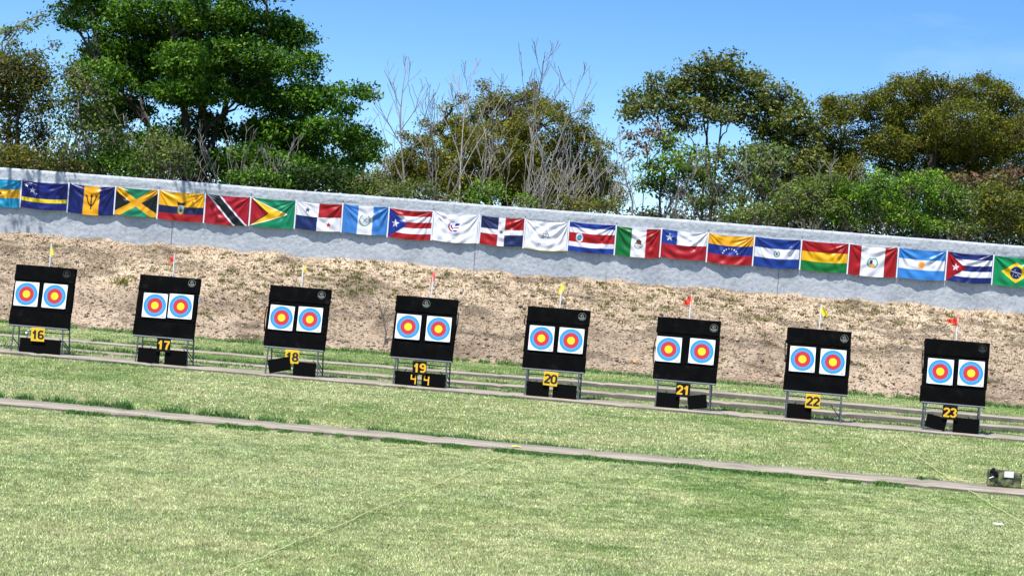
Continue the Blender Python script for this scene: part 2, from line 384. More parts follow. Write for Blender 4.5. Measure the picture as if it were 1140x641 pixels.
def lawn(n, y0, y1, h, wd, strawbias=0.):
    y = np.sqrt(rng.uniform(y0**2, y1**2, n)); cx = y*math.tan(-YAW); hw = y*(.2256)*1.16+1.0
    x = cx+rng.uniform(-1, 1, n)*hw
    k = ~on_path(y); x, y = x[k], y[k]
    big = fbm(x*.33, y*.22, 61); med = fbm(x*1.3, y*1.0, 62); fine = fbm(x*6, y*6, 63, 2)
    s = np.clip((big-.5)*1.9+(med-.5)*1.4+(fine-.5)*.9+.60+strawbias(x, y) if callable(strawbias) else (big-.5)*1.9+(med-.5)*1.4+(fine-.5)*.9+.60+strawbias, 0, 1)
    r = rng.uniform(0, 1, len(x))
    isst = r < s*.64
    gmix = rng.uniform(0, 1, len(x))[:, None]*.6+s[:, None]*.4
    col = np.where(isst[:, None], ST*(.75+.5*rng.uniform(0, 1, len(x))[:, None]), G1*(1-gmix)+G2*gmix)
    col *= (.60+.80*fine)[:, None]*rng.choice([.30, .75, 1., 1.2], len(x), p=[.17, .19, .34, .30])[:, None]
    hh = h*(.55+.9*rng.uniform(0, 1, len(x)))*(.7+.6*med); hh = np.where(isst, hh*.8, hh)
    return blades(x, y, x*0, hh, wd*(.7+.6*rng.uniform(0, 1, len(x))), col, 1.3)
def sb_mid(x, y):
    return np.where(y < 44.7, .12*np.exp(-((y-37.5)/2.5)**2), -.16)
parts = [lawn(900000, 16.3, 33.0, .021, .0075, .14), lawn(520000, 33.8, 57.4, .028, .012, sb_mid)]
off = 0; Vs, Fs, Cs = [], [], []
for V, Fq, C in parts:
    Vs.append(V); Fs.append(Fq+off); Cs.append(C); off += len(V)
tag(link('grass', np_mesh('grass', np.concatenate(Vs), np.concatenate(Fs), M_GRASS, np.concatenate(Cs))), 'short sunlit lawn of mixed green and straw blades', 'grass', kind='stuff')
# greener taller growth along the edges of the concrete strips
xs_, ys_, hs_ = [], [], []
for (ye, n, hm, thr, sp) in [(32.80, 60000, .055, .40, .10), (34.05, 30000, .085, .44, .13), (34.10, 16000, .15, .38, .12), (45.95, 9000, .10, .5, .12), (48.2, 12000, .13, .42, .12), (51.75, 11000, .12, .42, .15), (44.6, 7000, .06, .58, .10), (47.25, 5000, .07, .5, .1), (57.2, 14000, .12, .40, .25)]:
    x = rng.uniform(-26, 10, n); d = fbm(x*.8, x*0+ye, 71); d2 = fbm(x*4.5, x*0+ye, 72, 2)
    k = (d*.65+d2*.35) > thr
    if ye == 34.05: k &= (x < -3.5+rng.normal(0, 1.5, n)) | (d > .68)
    if ye == 34.10: k &= x < -8+rng.normal(0, .8, n)
    if ye == 32.80: k &= (x > -8.5+rng.normal(0, .7, n)) | (d > .66)
    x = x[k]; xs_.append(x); ys_.append(ye+rng.normal(0, sp, k.sum())); hs_.append(hm*(.4+1.0*d2[k])*rng.uniform(.5, 1.2, k.sum()))
x, y, h = map(np.concatenate, (xs_, ys_, hs_)); n = len(x)
col = (DK*(1-rng.uniform(0, 1, n)[:, None])+np.array([.12, .24, .05])*rng.uniform(.3, 1, n)[:, None])
V, Fq, C = blades(x, y, x*0, h, .03*np.ones(n), col, 1.2)
tag(link('weed_fringe', np_mesh('weed_fringe', V, Fq, M_GRASS, C)), 'darker green weeds growing along the edges of the concrete strips', 'weeds', kind='stuff')

# dry grass, weeds and stones over the bank
n = 90000
x = rng.uniform(-26, 10, n); t = rng.beta(1.3, 1.0, n); y = 57.35+t*4.55; z = bank_z(x, y)
dn = fbm(x*1.1, y*1.6, 81); k = (dn+t*.35 > .5+rng.uniform(-.15, .15, n)); x, y, z, t = x[k], y[k], z[k], t[k]; n = len(x)
br = rng.uniform(.55, 1.2, n)[:, None]
col = np.where((rng.uniform(0, 1, n) < .55+.3*t)[:, None], np.array([.53, .43, .30]), np.array([.30, .22, .15]))*br
V, Fq, C = blades(x, y, z-.01, rng.uniform(.02, .09, n), rng.uniform(.012, .03, n), col, 3.0)
tag(link('dry_grass', np_mesh('dry_grass', V, Fq, M_STRAW, C)), 'dead straw coloured grass matted over the bank', 'dry grass', kind='stuff')
n = 2600
x = rng.uniform(-26, 10, n); t = rng.beta(1.6, 1.2, n); y = 57.5+t*4.3
k = fbm(x*.5, y*.8, 85)*.8+.25*t+.1*((x > -15))+rng.uniform(-.15, .15, n) > .62; x, y = x[k], y[k]; z = bank_z(x, y); sz = rng.uniform(.035, .11, len(x))
per = 22; xx = np.repeat(x, per)+rng.normal(0, 1, len(x)*per)*np.repeat(sz, per)*.6; yy = np.repeat(y, per)+rng.normal(0, 1, len(x)*per)*np.repeat(sz, per)*.6
hh = np.repeat(sz, per)*rng.uniform(.4, 1.2, len(xx)); tint = np.repeat(rng.uniform(0, 1, len(x)), per)[:, None]
col = (np.array([.13, .14, .035])*(1-tint)+np.array([.26, .25, .06])*tint)*rng.uniform(.6, 1.2, len(xx))[:, None]
V, Fq, C = blades(xx, yy, np.repeat(z, per)-.02, hh, .035*np.ones(len(xx)), col, 1.1)
tag(link('bank_weeds', np_mesh('bank_weeds', V, Fq, M_GRASS, C)), 'small olive green weeds dotted over the dry bank', 'weeds', kind='stuff')
n = 24000
x = rng.uniform(-26, 10, n); y = 57.3+rng.beta(.9, 1.1, n)*4.5; z = bank_z(x, y); s = rng.uniform(.010, .028, n)+rng.uniform(0, 1, n)**14*.05
oct_ = np.array([[1, 0, 0], [-1, 0, 0], [0, 1, 0], [0, -1, 0], [0, 0, .7], [0, 0, -.7]])
of = np.array([[0, 2, 4], [2, 1, 4], [1, 3, 4], [3, 0, 4], [2, 0, 5], [1, 2, 5], [3, 1, 5], [0, 3, 5]])
V = (oct_[None]*s[:, None, None]*rng.uniform(.6, 1.3, (n, 6, 1))+np.stack([x, y, z+s*.2], 1)[:, None]).reshape(-1, 3)
Fq = (of[None]+np.arange(n)[:, None, None]*6).reshape(-1, 3); col = np.repeat(np.array([.36, .28, .195])*rng.choice([.35, .7, 1., 1.2], n, p=[.25, .25, .3, .2])[:, None]*rng.uniform(.8, 1.2, n)[:, None], 6, 0)
tag(link('loose_stones', np_mesh('loose_stones', V, Fq, M_STRAW, col)), 'loose clods and stones over the dry bank', 'clods', kind='stuff')

# ------------------------------------------------------------------ flags on the wall
FA = 1.66
NXF, NYF, SS = 96, 60, 3
gx, gy = np.meshgrid((np.arange(NXF*SS)+.5)/(NXF*SS)*FA, (np.arange(NYF*SS)+.5)/(NYF*SS))
class Art:
    def __init__(s, c): s.a = np.zeros(gx.shape+(3,)); s.a[:] = S(c)
    def m(s, k, c): s.a[k] = S(c); return s
    def rect(s, x0, y0, x1, y1, c): return s.m((gx/FA >= x0) & (gx/FA < x1) & (gy >= y0) & (gy < y1), c)
    def circ(s, x, y, r, c, ry=None):
        ry = ry or r; return s.m(((gx-x*FA)/r)**2+((gy-y)/ry)**2 < 1, c)
    def ring(s, x, y, r, w_, c, a0=-400, a1=400):
        d = np.hypot(gx-x*FA, gy-y); a = np.degrees(np.arctan2(gx-x*FA, -(gy-y)))
        k = (np.abs(d-r) < w_/2)
        kk = (a >= a0) & (a <= a1) | (a+360 >= a0) & (a+360 <= a1)
        return s.m(k & kk, c)
    def poly(s, pts, c):
        k = np.zeros(gx.shape, bool); P = [(x*FA, y) for x, y in pts]
        for (xa, ya), (xb, yb) in zip(P, P[1:]+P[:1]):
            if ya == yb: continue
            k ^= ((ya > gy) != (yb > gy)) & (gx < (xb-xa)*(gy-ya)/(yb-ya)+xa)
        return s.m(k, c)
    def star(s, x, y, r, c, rot=0):
        return s.poly([(x+math.sin(R(36*i+rot))*(r if i % 2 == 0 else r*.40)/FA, y-math.cos(R(36*i+rot))*(r if i % 2 == 0 else r*.40)) for i in range(10)], c)
    def line(s, x0, y0, x1, y1, wd, c):
        ax, ay, bx, by = x0*FA, y0, x1*FA, y1; L2 = (bx-ax)**2+(by-ay)**2
        tt = np.clip(((gx-ax)*(bx-ax)+(gy-ay)*(by-ay))/L2, 0, 1)
        return s.m(np.hypot(gx-ax-tt*(bx-ax), gy-ay-tt*(by-ay)) < wd/2, c)
    def done(s): return s.a.reshape(NYF, SS, NXF, SS, 3).mean((1, 3))
WH = (.90, .90, .93); NAVY = (.06, .12, .42); YEL = (.98, .74, .05); RED = (.80, .06, .10); BLK = (.05, .05, .06); GRN = (.03, .47, .30)
def f_bahamas():
    a = Art((.10, .62, .78)); a.rect(0, .35, 1, .66, YEL); return a.poly([(0, 0), (.62, .5), (0, 1)], BLK)
def f_curacao():
    a = Art((.05, .10, .45)); a.rect(0, .60, 1, .74, (.96, .86, .10)); a.star(.095, .15, .085, WH); return a.star(.235, .31, .125, WH)
def f_barbados():
    a = Art((.04, .10, .40)); a.rect(.33, 0, .67, 1, (.99, .73, .06))
    for x in (.5,): a.line(x, .32, x, .78, .045, BLK)
    a.poly([(.5, .24), (.535, .38), (.465, .38)], BLK)
    for s_ in (-1, 1):
        P = [(.5+s_*.012, .66), (.5+s_*.05, .62), (.5+s_*.075, .52), (.5+s_*.095, .40), (.5+s_*.125, .31)]
        for p, q_ in zip(P, P[1:]): a.line(*p, *q_, .04, BLK)
        a.line(.5+s_*.125, .31, .5+s_*.08, .36, .03, BLK)
    return a.line(.47, .68, .53, .68, .03, BLK)
def f_jamaica():
    a = Art(BLK); a.poly([(0, 0), (1, 0), (.5, .5)], (.05, .48, .33)); a.poly([(0, 1), (1, 1), (.5, .5)], (.05, .50, .36))
    a.line(0, 0, 1, 1, .22, (.96, .72, .05)); return a.line(0, 1, 1, 0, .22, (.96, .72, .05))
def f_ecuador():
    a = Art(YEL); a.rect(0, .5, 1, .76, (.07, .10, .28)); a.rect(0, .76, 1, 1, RED)
    a.circ(.5, .58, .13, (.85, .68, .12), .19); a.circ(.5, .58, .085, (.35, .62, .80), .13); a.poly([(.46, .66), (.50, .52), (.54, .66)], (.20, .35, .25))
    for s_ in (-1, 1): a.poly([(.5, .36), (.5+s_*.10, .32), (.5+s_*.07, .46), (.5, .44)], (.08, .08, .08))
    for s_ in (-1, 1): a.line(.5+s_*.08, .50, .5+s_*.07, .76, .03, (.25, .22, .12))
    return a
def f_trinidad():
    a = Art((.78, .07, .18)); a.poly([(.02, 0), (.34, 0), (.98, 1), (.66, 1)], WH); return a.poly([(.065, 0), (.295, 0), (.935, 1), (.705, 1)], BLK)
def f_guyana():
    a = Art((.02, .50, .34)); a.poly([(0, 0), (.86, .5), (0, 1)], (.97, .95, .80)); a.poly([(0, .03), (.82, .5), (0, .97)], (.98, .76, .08)); a.poly([(0, 0), (.42, .5), (0, 1)], BLK); return a.poly([(0, .04), (.38, .5), (0, .96)], (.78, .08, .16))
def f_panama():
    a = Art(WH); a.rect(.5, 0, 1, .5, RED); a.rect(0, .5, .48, 1, (.06, .14, .36)); a.star(.25, .27, .12, (.06, .12, .36)); return a.star(.74, .76, .12, RED)
def f_guatemala():
    a = Art((.30, .58, .88)); a.rect(.34, 0, .67, 1, WH); a.ring(.5, .5, .19, .05, (.42, .60, .55), 30, 330); a.ring(.5, .5, .13, .02, (.62, .66, .72)); a.poly([(.46, .40), (.56, .42), (.53, .60), (.47, .58)], (.72, .78, .78)); a.line(.47, .55, .54, .42, .03, (.35, .5, .45)); return a.line(.44, .44, .55, .58, .02, (.5, .45, .4))
def f_puerto():
    a = Art((.80, .05, .13)); a.rect(0, .2, 1, .4, WH); a.rect(0, .6, 1, .8, WH); a.poly([(0, 0), (.43, .5), (0, 1)], (.10, .20, .58)); return a.star(.15, .5, .155, WH)
def f_games():
    a = Art((.93, .93, .96)); x, y = .46, .46
    a.ring(x, y-.03, .17, .055, (.80, .10, .18), 190, 300); a.ring(x, y-.03, .17, .03, (.55, .50, .60), 300, 370); a.ring(x+.02, y-.06, .115, .05, (.06, .12, .55), 190, 280)
    a.poly([(x+.035, .36), (x+.055, .31), (x+.14, .31), (x+.13, .38), (x+.03, .42)], (.06, .12, .60)); a.poly([(x+.01, .46), (x+.13, .44), (x+.12, .49), (x+.01, .50)], (.80, .10, .18)); a.poly([(x, .56), (x+.10, .54), (x+.08, .61), (x-.005, .61)], (.05, .10, .52))
    for k, (x0, x1) in enumerate([(.38, .62), (.42, .60), (.40, .60)]):
        for j in np.arange(x0, x1, .026): a.rect(j, .66+k*.05, j+.017, .685+k*.05, (.48, .49, .56))
    for j in range(5): a.ring(.46+j*.028, .84+(j % 2)*.022, .022, .012, (.45, .5, .6))
    return a
def f_dominican():
    a = Art(WH); a.rect(.03, 0, .43, .42, (.10, .15, .34)); a.rect(.58, 0, 1, .42, RED); a.rect(.03, .60, .43, 1, RED); a.rect(.58, .60, 1, 1, (.10, .15, .34)); a.circ(.505, .51, .07, (.45, .55, .62)); a.circ(.505, .51, .035, (.62, .25, .25)); return a
def f_crest():
    a = Art((.93, .93, .96)); a.rect(0, .96, 1, 1, (.80, .78, .55)); d = (.25, .26, .33)
    a.line(.5, .28, .5, .34, .02, d); a.circ(.5, .30, .022, d)
    for x, y in ((.43, .42), (.47, .38), (.50, .42), (.53, .39), (.56, .44)): a.line(x, y-.04, x+.005, y+.05, .028, d)
    a.line(.41, .50, .57, .53, .03, (.40, .40, .50)); a.line(.38, .57, .46, .54, .025, d); a.line(.53, .55, .60, .52, .022, d)
    for k in range(16):
        x = .28+.02*k; a.line(x, .66+.03*math.sin(k*2.1), x+.014, .66+.03*math.sin(k*2.1+1.7), .014, (.55, .55, .64))
    for k in range(10):
        x = .33+.02*k; a.line(x, .76+.02*math.sin(k*2.7), x+.014, .76+.02*math.sin(k*2.7+2), .016, (.38, .38, .48))
    return a
def f_costarica():
    a = Art((.10, .24, .62)); a.rect(0, .17, 1, .83, WH); a.rect(0, .35, 1, .67, (.84, .06, .14)); a.circ(.23, .51, .13, WH, .155); a.circ(.23, .51, .085, (.20, .55, .78), .105); a.poly([(.19, .56), (.23, .44), (.27, .56)], (.35, .62, .45)); return a.rect(.19, .56, .27, .60, (.12, .35, .6))
def f_mexico():
    a = Art((.02, .45, .20)); a.rect(.35, 0, .68, 1, WH); a.rect(.68, 0, 1, 1, (.80, .06, .10)); br = (.34, .20, .12)
    a.circ(.52, .46, .10, br, .09); a.line(.50, .40, .58, .44, .05, br); a.line(.56, .44, .57, .54, .05, br); a.line(.44, .52, .52, .52, .05, (.45, .33, .2))
    a.ring(.515, .53, .16, .03, (.35, .52, .38), 95, 265); return a.line(.44, .60, .58, .62, .025, (.55, .6, .55))
def f_chile():
    a = Art(WH); a.rect(0, .5, 1, 1, (.76, .08, .16)); a.rect(0, 0, .34, .5, (.10, .25, .58)); return a.star(.17, .26, .15, WH)
def f_venezuela():
    a = Art((.98, .72, .08)); a.rect(0, .35, 1, .68, (.07, .17, .50)); a.rect(0, .68, 1, 1, (.78, .08, .14))
    for k in range(8):
        an = R(-76+k*152/7); a.star(.5+math.sin(an)*.28/FA, .66-math.cos(an)*.22, .042, WH)
    return a
def f_salvador():
    a = Art((.08, .22, .54)); a.rect(0, .34, 1, .67, WH); a.ring(.5, .505, .10, .04, (.38, .55, .50), 20, 340); a.poly([(.46, .56), (.5, .42), (.54, .56)], (.55, .62, .45)); return a.circ(.5, .49, .035, (.25, .35, .5))
def f_bolivia():
    a = Art((.82, .08, .10)); a.rect(0, .35, 1, .68, (.98, .76, .06)); return a.rect(0, .68, 1, 1, (.03, .48, .20))
def f_peru():
    a = Art((.80, .06, .11)); a.rect(.25, 0, .75, 1, WH); a.ring(.5, .53, .17, .05, (.35, .62, .50), 25, 155); a.ring(.5, .53, .17, .05, (.35, .62, .50), 205, 335)
    a.poly([(.44, .44), (.5, .44), (.5, .56), (.44, .56)], (.14, .24, .46)); a.poly([(.5, .44), (.56, .44), (.56, .56), (.5, .56)], (.82, .88, .94)); a.poly([(.44, .56), (.56, .56), (.55, .68), (.45, .68)], (.92, .68, .32)); a.line(.46, .40, .54, .40, .03, (.45, .55, .45)); return a.line(.45, .69, .55, .69, .02, (.5, .4, .3))
def f_argentina():
    a = Art((.28, .60, .90)); a.rect(0, .34, 1, .67, WH)
    for k in range(12): a.line(.5, .5, .5+math.sin(R(k*30))*.135/FA, .5-math.cos(R(k*30))*.135, .03, (.96, .68, .12))
    return a.circ(.5, .5, .095, (.96, .66, .08))
def f_cuba():
    a = Art((.06, .14, .44)); a.rect(0, .2, 1, .4, WH); a.rect(0, .6, 1, .8, WH); a.poly([(0, 0), (.43, .5), (0, 1)], (.80, .06, .14)); return a.star(.19, .5, .14, WH)
def f_brazil():
    a = Art((.03, .56, .34)); a.poly([(.17, .5), (.5, .15), (.83, .5), (.5, .87)], (.98, .82, .08)); a.circ(.5, .51, .22, (.07, .13, .36))
    a.line(.38, .46, .62, .54, .035, (.75, .82, .85))
    for x, y in ((.44, .56), (.5, .62), (.54, .58), (.47, .42), (.57, .63), (.43, .62)): a.circ(x, y, .015, WH)
    return a
FLAGS = [
 (-27.5, 24, f_bahamas, 'aqua and gold striped flag with black triangle, cut off at the left edge'),
 (25, 76, f_curacao, 'dark blue flag with one yellow stripe and two white stars'),
 (77.5, 128.5, f_barbados, 'navy flag with gold centre band and black trident'),
 (129.5, 176, f_jamaica, 'flag with gold diagonal cross between green and black triangles'),
 (177.5, 228, f_ecuador, 'yellow, blue and red flag with condor crest, left of the crimson one'),
 (229.5, 278.5, f_trinidad, 'crimson flag with white edged black diagonal band'),
 (280, 329, f_guyana, 'green flag with nested yellow and red triangles'),
 (330.5, 381, f_panama, 'quartered white, red and navy flag with two stars'),
 (382.5, 432.5, f_guatemala, 'sky blue and white vertical banded flag with green wreath'),
 (434, 482, f_puerto, 'red and white striped flag with blue triangle and white star'),
 (483, 533, f_games, 'white flag with red and blue swirl logo and small lettering'),
 (534.5, 584, f_dominican, 'white cross flag with blue and red quarters'),
 (585.5, 633, f_crest, 'white flag with dark crest and handwriting, pale yellow hem'),
 (634.5, 685.5, f_costarica, 'blue, white and red striped flag with oval crest'),
 (687, 736, f_mexico, 'green, white and red vertical flag with brown eagle'),
 (737.5, 788, f_chile, 'white over red flag with white star on a blue square'),
 (789.5, 839.5, f_venezuela, 'yellow, blue and red flag with arc of white stars'),
 (841, 891.5, f_salvador, 'blue, white, blue horizontal flag with small green crest'),
 (893.5, 945, f_bolivia, 'plain red, yellow and green horizontal striped flag'),
 (946.5, 999.5, f_peru, 'red, white, red vertical flag with wreathed shield'),
 (1001.5, 1053.5, f_argentina, 'sky blue and white striped flag with golden sun'),
 (1055.5, 1106, f_cuba, 'blue and white striped flag with red triangle and white star'),
 (1107.5, 1158, f_brazil, 'green flag with yellow diamond and dark blue globe, at the right edge'),
]
for idx, (pa, pb, fn, lab) in enumerate(FLAGS):
    pm = 187+pa*86/1140+12
    A = at(pa, pm, 61.93); B = at(pb, pm+4, 61.93); x0, x1 = A[0], B[0]; W_ = x1-x0
    rs = np.random.default_rng(100+idx)
    ztop = 3.795+rs.normal(0, .008); H_ = .775+rs.normal(0, .012)
    u, v = np.meshgrid(np.linspace(0, 1, NXF+1), np.linspace(0, 1, NYF+1))
    uu = u*FA
    su = np.sin(np.pi*u)
    sag = .028*rs.uniform(.5, 1.4)
    bil = rs.uniform(.018, .060); sk = rs.uniform(-.25, .25)
    d = .035+bil*np.sin(np.pi*np.clip(u+sk*u*(1-u), 0, 1))**1.1*(.15+v**1.3)
    # folds running out of the two tied top corners, and swags across
    for cx_, sgn in ((0., 1), (FA, -1)):
        dx = np.abs(uu-cx_)+.02; dy = v+.02; ang = np.arctan2(dy, dx); rr = np.hypot(dx, dy)
        for fq, am in ((rs.uniform(9, 13), .010), (rs.uniform(17, 25), .0055)):
            ph = rs.uniform(0, 6.28); env = np.exp(-((rr-.45)/.42)**2)*np.clip(np.sin(ang*2)*1.2, 0, 1)
            d += 1.9*am*rs.uniform(.5, 1.5)*np.sin(ang*fq+ph+1.3*rr)*env
    sw = v-.30*su*(v > -1)
    d += .011*rs.uniform(.3, 1.3)*np.sin(sw*rs.uniform(14, 20)+rs.uniform(0, 6))*su*np.clip(v*1.5, 0, 1)
    dg = rs.choice([-1, 1])
    d += .0105*np.sin((uu*dg*rs.uniform(9, 13)+v*rs.uniform(10, 15))+fbm(uu*2+idx*7, v*2, 90+idx, 2)*5)*np.clip(su*1.4, 0, 1)
    d = np.maximum(d, .022)
    Zf = ztop-v*H_-sag*su*(1-.3*v)-.015*su*v
    Xf = x0+u*W_+.010*np.sin(np.pi*v)*(1-2*u)
    Vf = np.stack([Xf-(x0+x1)/2, -d, Zf-ztop], -1).reshape(-1, 3)
    I, Jx = np.meshgrid(np.arange(NYF), np.arange(NXF), indexing='ij'); q = I*(NXF+1)+Jx
    Fq = np.stack([q, q+NXF+1, q+NXF+2, q+1], -1).reshape(-1, 4)
    cols = fn().done().reshape(-1, 3); sat = (cols.max(1)-cols.min(1))[:, None]; cols = cols**(1+.15*sat)*(1-.50*np.minimum(1, sat*1.6)*(1-.95*cols[:, 1:2]))*np.where(sat < .2, .84, 1)
    root = empty('flag', ((x0+x1)/2, WY-.03, ztop)); tag(root, lab, 'flag', 'flags hung in a row along the wall')
    link('cloth', np_mesh('cloth', Vf, Fq, M_FLAG, cols, smooth=True), root)
    # white hoist tape down the left edge, with a rope loop at each end
    zt = np.linspace(.03, -H_-.02, 12); xr = -W_/2-.018
    bm = bmesh.new()
    for a_, b_ in zip(zt[:-1], zt[1:]): box_bm(bm, (xr, -.034, (a_+b_)/2), (.034, .010, abs(b_-a_)+.0))
    bm_obj('hoist_tape', bm, M_SLEEVE, root)
    if idx % 2 == 0:
        tube_obj('tie', [(np.array([[xr, -.03, .02], [xr-.01, -.02, .06], [xr+.01, .0, .10]]), .006)], M_STRAP, root, 5)

# ------------------------------------------------------------------ target stands
STX = [-14.8125, -12.1872, -9.4779, -6.8502, -4.1795, -1.5578, 1.0198, 3.7042]
YAWS = [.0214, .0049, -.0035, .0089, .0045, .0032, .0063, -.0019]
BY, BZ, LEAN, BW, BH, BT = 45.09, .61, .171, 1.268, 1.25, .13
NUM = [16, 17, 18, 19, 20, 21, 22, 23]
FZ = .055
def tubebm(bm, a, b_, r=.016, sides=8):
    a, b_ = Vector(a), Vector(b_); d = b_-a
    Mx = Matrix.Translation((a+b_)/2) @ d.to_track_quat('Z', 'Y').to_matrix().to_4x4()
    bmesh.ops.create_cone(bm, cap_ends=True, segments=sides, radius1=r, radius2=r, depth=d.length, matrix=Mx)
stand = empty('target_stand')
for s_ in (-1, 1):
    bm = bmesh.new(); tubebm(bm, (s_*.54, 0, FZ), (s_*.515, .0, BZ-.02)); tubebm(bm, (s_*.515, .155, BZ-.03), (s_*.515, .155+.171*.6, 1.2)); box_bm(bm, (s_*.54, 0, FZ+.004), (.06, .06, .008)); bm_obj('leg', bm, M_STEEL, stand)
    bm = bmesh.new(); tubebm(bm, (s_*.54, .50, FZ), (s_*.53, .29, 1.32)); box_bm(bm, (s_*.54, .5, FZ+.004), (.06, .06, .008)); bm_obj('leg', bm, M_STEEL, stand)
    bm = bmesh.new(); tubebm(bm, (s_*.517, 0.0, .575), (s_*.535, .41, .56), .012); bm_obj('side_bar', bm, M_STEEL, stand)
    bm = bmesh.new(); tubebm(bm, (s_*.535, .03, .34), (s_*.54, .475, .17), .011); tubebm(bm, (s_*.34, .42, .36), (s_*.53, .47, .12), .010); bm_obj('brace', bm, M_STEEL, stand)
bm = bmesh.new(); tubebm(bm, (-.62, 0, BZ-.022), (.62, 0, BZ-.022), .018); tubebm(bm, (-.62, .16, BZ-.03), (.62, .16, BZ-.03), .014); bm_obj('crossbar', bm, M_STEEL, stand)
bm = bmesh.new(); tubebm(bm, (-.53, .43, .47), (.53, .43, .47), .011); bm_obj('rear_bar', bm, M_STEEL, stand)
# ---- butt: three stacked foam blocks with a strap round the side
butt = empty('archery_butt')
for z0, z1, wx, dy in ((0, .315, BW+.0, .0), (.319, .925, BW-.012, .006), (.929, BH, BW-.004, -.004)):
    bm = bmesh.new(); box_bm(bm, (0, BT/2+dy, (z0+z1)/2), (wx, BT, z1-z0), bevel=.016, seg=2)
    bmesh.ops.subdivide_edges(bm, edges=[e for e in bm.edges if e.calc_length() > .25], cuts=6, use_grid_fill=True)
    for v_ in bm.verts:
        nn = (fbm(v_.co.x*7+z0*31, v_.co.z*7+v_.co.y*9, 95, 2)-.5)
        v_.co += Vector((nn*.016, (fbm(v_.co.x*5+9, v_.co.z*5, 96, 2)-.5)*.010, nn*.012))
    bm_obj('foam_block', bm, M_FOAM, butt, smooth=False)
def quad_of(k):
    B = {16: ((68,143),(366,165),(37,425),(345,452)), 17: ((108,147),(402,178),(72,430),(370,455)), 18: ((88,157),(376,180),(60,440),(357,468)),
         19: ((62,168),(358,188),(47,455),(345,480)), 20: ((72,152),(366,174),(50,445),(350,468)), 21: ((73,160),(373,182),(55,455),(357,480)),
         22: ((68,147),(375,165),(50,442),(360,467)), 23: ((78,150),(397,178),(57,452),(382,482))}[k]
    return [np.array(p, float) for p in B]
def on_board(k, p):
    TL, TR, BL, BR = quad_of(k)
    U = ((TR-TL)+(BR-BL))/2; Vv = ((BL-TL)+(BR-TR))/2; c = (TL+TR+BL+BR)/4
    s_ = np.linalg.solve(np.stack([U, Vv], 1), np.array(p, float)-c)
    return s_[0]*1.25, BH*(.5-s_[1])
ZO = {16: (0,260), 17: (130,270), 18: (280,280), 19: (425,290), 20: (570,305), 21: (715,315), 22: (860,330), 23: (1010,340)}
def zpx(k, p): return ZO[k][0]+p[0]/4.272, ZO[k][1]+p[1]/4.272
def emblem_mesh(mt):
    bm = bmesh.new()
    def ring(r0_, r1_, n=40, a0=0, a1=360):
        st = [R(a0+(a1-a0)*i/n) for i in range(n+1)]
        vv = [(bm.verts.new((math.cos(a)*r0_, 0, math.sin(a)*r0_)), bm.verts.new((math.cos(a)*r1_, 0, math.sin(a)*r1_))) for a in st]
        for (a, b_), (c, d) in zip(vv, vv[1:]): bm.faces.new((a, b_, d, c))
    def poly(*p): bm.faces.new([bm.verts.new((x, 0, z)) for x, z in p])
    ring(.087, .093)
    poly((-.052, .018), (-.038, .004), (.012, .056), (.0, .068)); poly((.006, .030), (.024, .012), (.042, .030), (.024, .048)); poly((-.03, .0), (-.012, .016), (.006, -.004), (-.012, -.020))
    poly((.010, -.004), (.052, -.0), (.05, -.014), (.012, -.018))
    poly((-.078, -.022), (-.060, -.018), (-.03, -.034), (-.034, -.048), (-.070, -.044)); poly((-.028, -.034), (.066, -.026), (.072, -.044), (-.026, -.050)); ring(.058, .070, 16, 215, 325)
    g_ = bmesh.ops.extrude_face_region(bm, geom=bm.faces[:])
    bmesh.ops.translate(bm, verts=[v_ for v_ in g_['geom'] if isinstance(v_, bmesh.types.BMVert)], vec=(0, -.003, 0))
    me_ = bpy.data.meshes.new('emblem'); bm.to_mesh(me_); bm.free(); me_.materials.append(mt); return me_
EM1, EM2 = emblem_mesh(M_EMBL), emblem_mesh(M_EMBLF)
# ---- paper face
def face_mesh():
    bm = bmesh.new(); n = 64; h = .25
    radii = [0, .078, .079, .117, .119, .155, .156, .196, .198, .234]
    mats_ = [3, 4, 2, 4, 2, 4, 5, 4, 1]   # gold, line, red, line, red, line, pale blue, line, blue
    rings = []
    for r_ in radii[1:]: rings.append([bm.verts.new((math.cos(2*math.pi*i/n)*r_, 0, math.sin(2*math.pi*i/n)*r_)) for i in range(n)])
    f = bm.faces.new(rings[0]); f.material_index = 3
    for k in range(1, len(rings)):
        for i in range(n):
            f = bm.faces.new((rings[k-1][i], rings[k-1][(i+1) % n], rings[k][(i+1) % n], rings[k][i])); f.material_index = mats_[k]
    sq = []
    for i in range(n):
        a = 2*math.pi*i/n; c, s_ = math.cos(a), math.sin(a); k = h/max(abs(c), abs(s_)); sq.append(bm.verts.new((c*k, 0, s_*k)))
    for i in range(n):
        f = bm.faces.new((rings[-1][i], rings[-1][(i+1) % n], sq[(i+1) % n], sq[i])); f.material_index = 0
    def rect(x, z, w_, h_):
        f = bm.faces.new([bm.verts.new((x+a*w_/2, -.0015, z+b_*h_/2)) for a, b_ in ((-1, -1), (1, -1), (1, 1), (-1, 1))]); f.material_index = 4
    for sx, sz in ((-1, 1), (1, 1)): rect(sx*.212, sz*.205, .018, .018)
    rect(-.212, -.215, .026, .010); rect(-.222, -.196, .010, .02); rect(.190, -.222, .05, .012); rect(.215, -.206, .012, .012)
    bmesh.ops.recalc_face_normals(bm, faces=bm.faces[:])
    g_ = bmesh.ops.solidify(bm, geom=[f for f in bm.faces if f.material_index != 4 or True], thickness=.0012) if False else None
    me_ = bpy.data.meshes.new('target_face'); bm.to_mesh(me_); bm.free()
    for mt in (M_PAPER, M_BLUE, M_RED, M_GOLD, M_INK, M_BLUE2): me_.materials.append(mt)
    return me_
FACE = face_mesh()
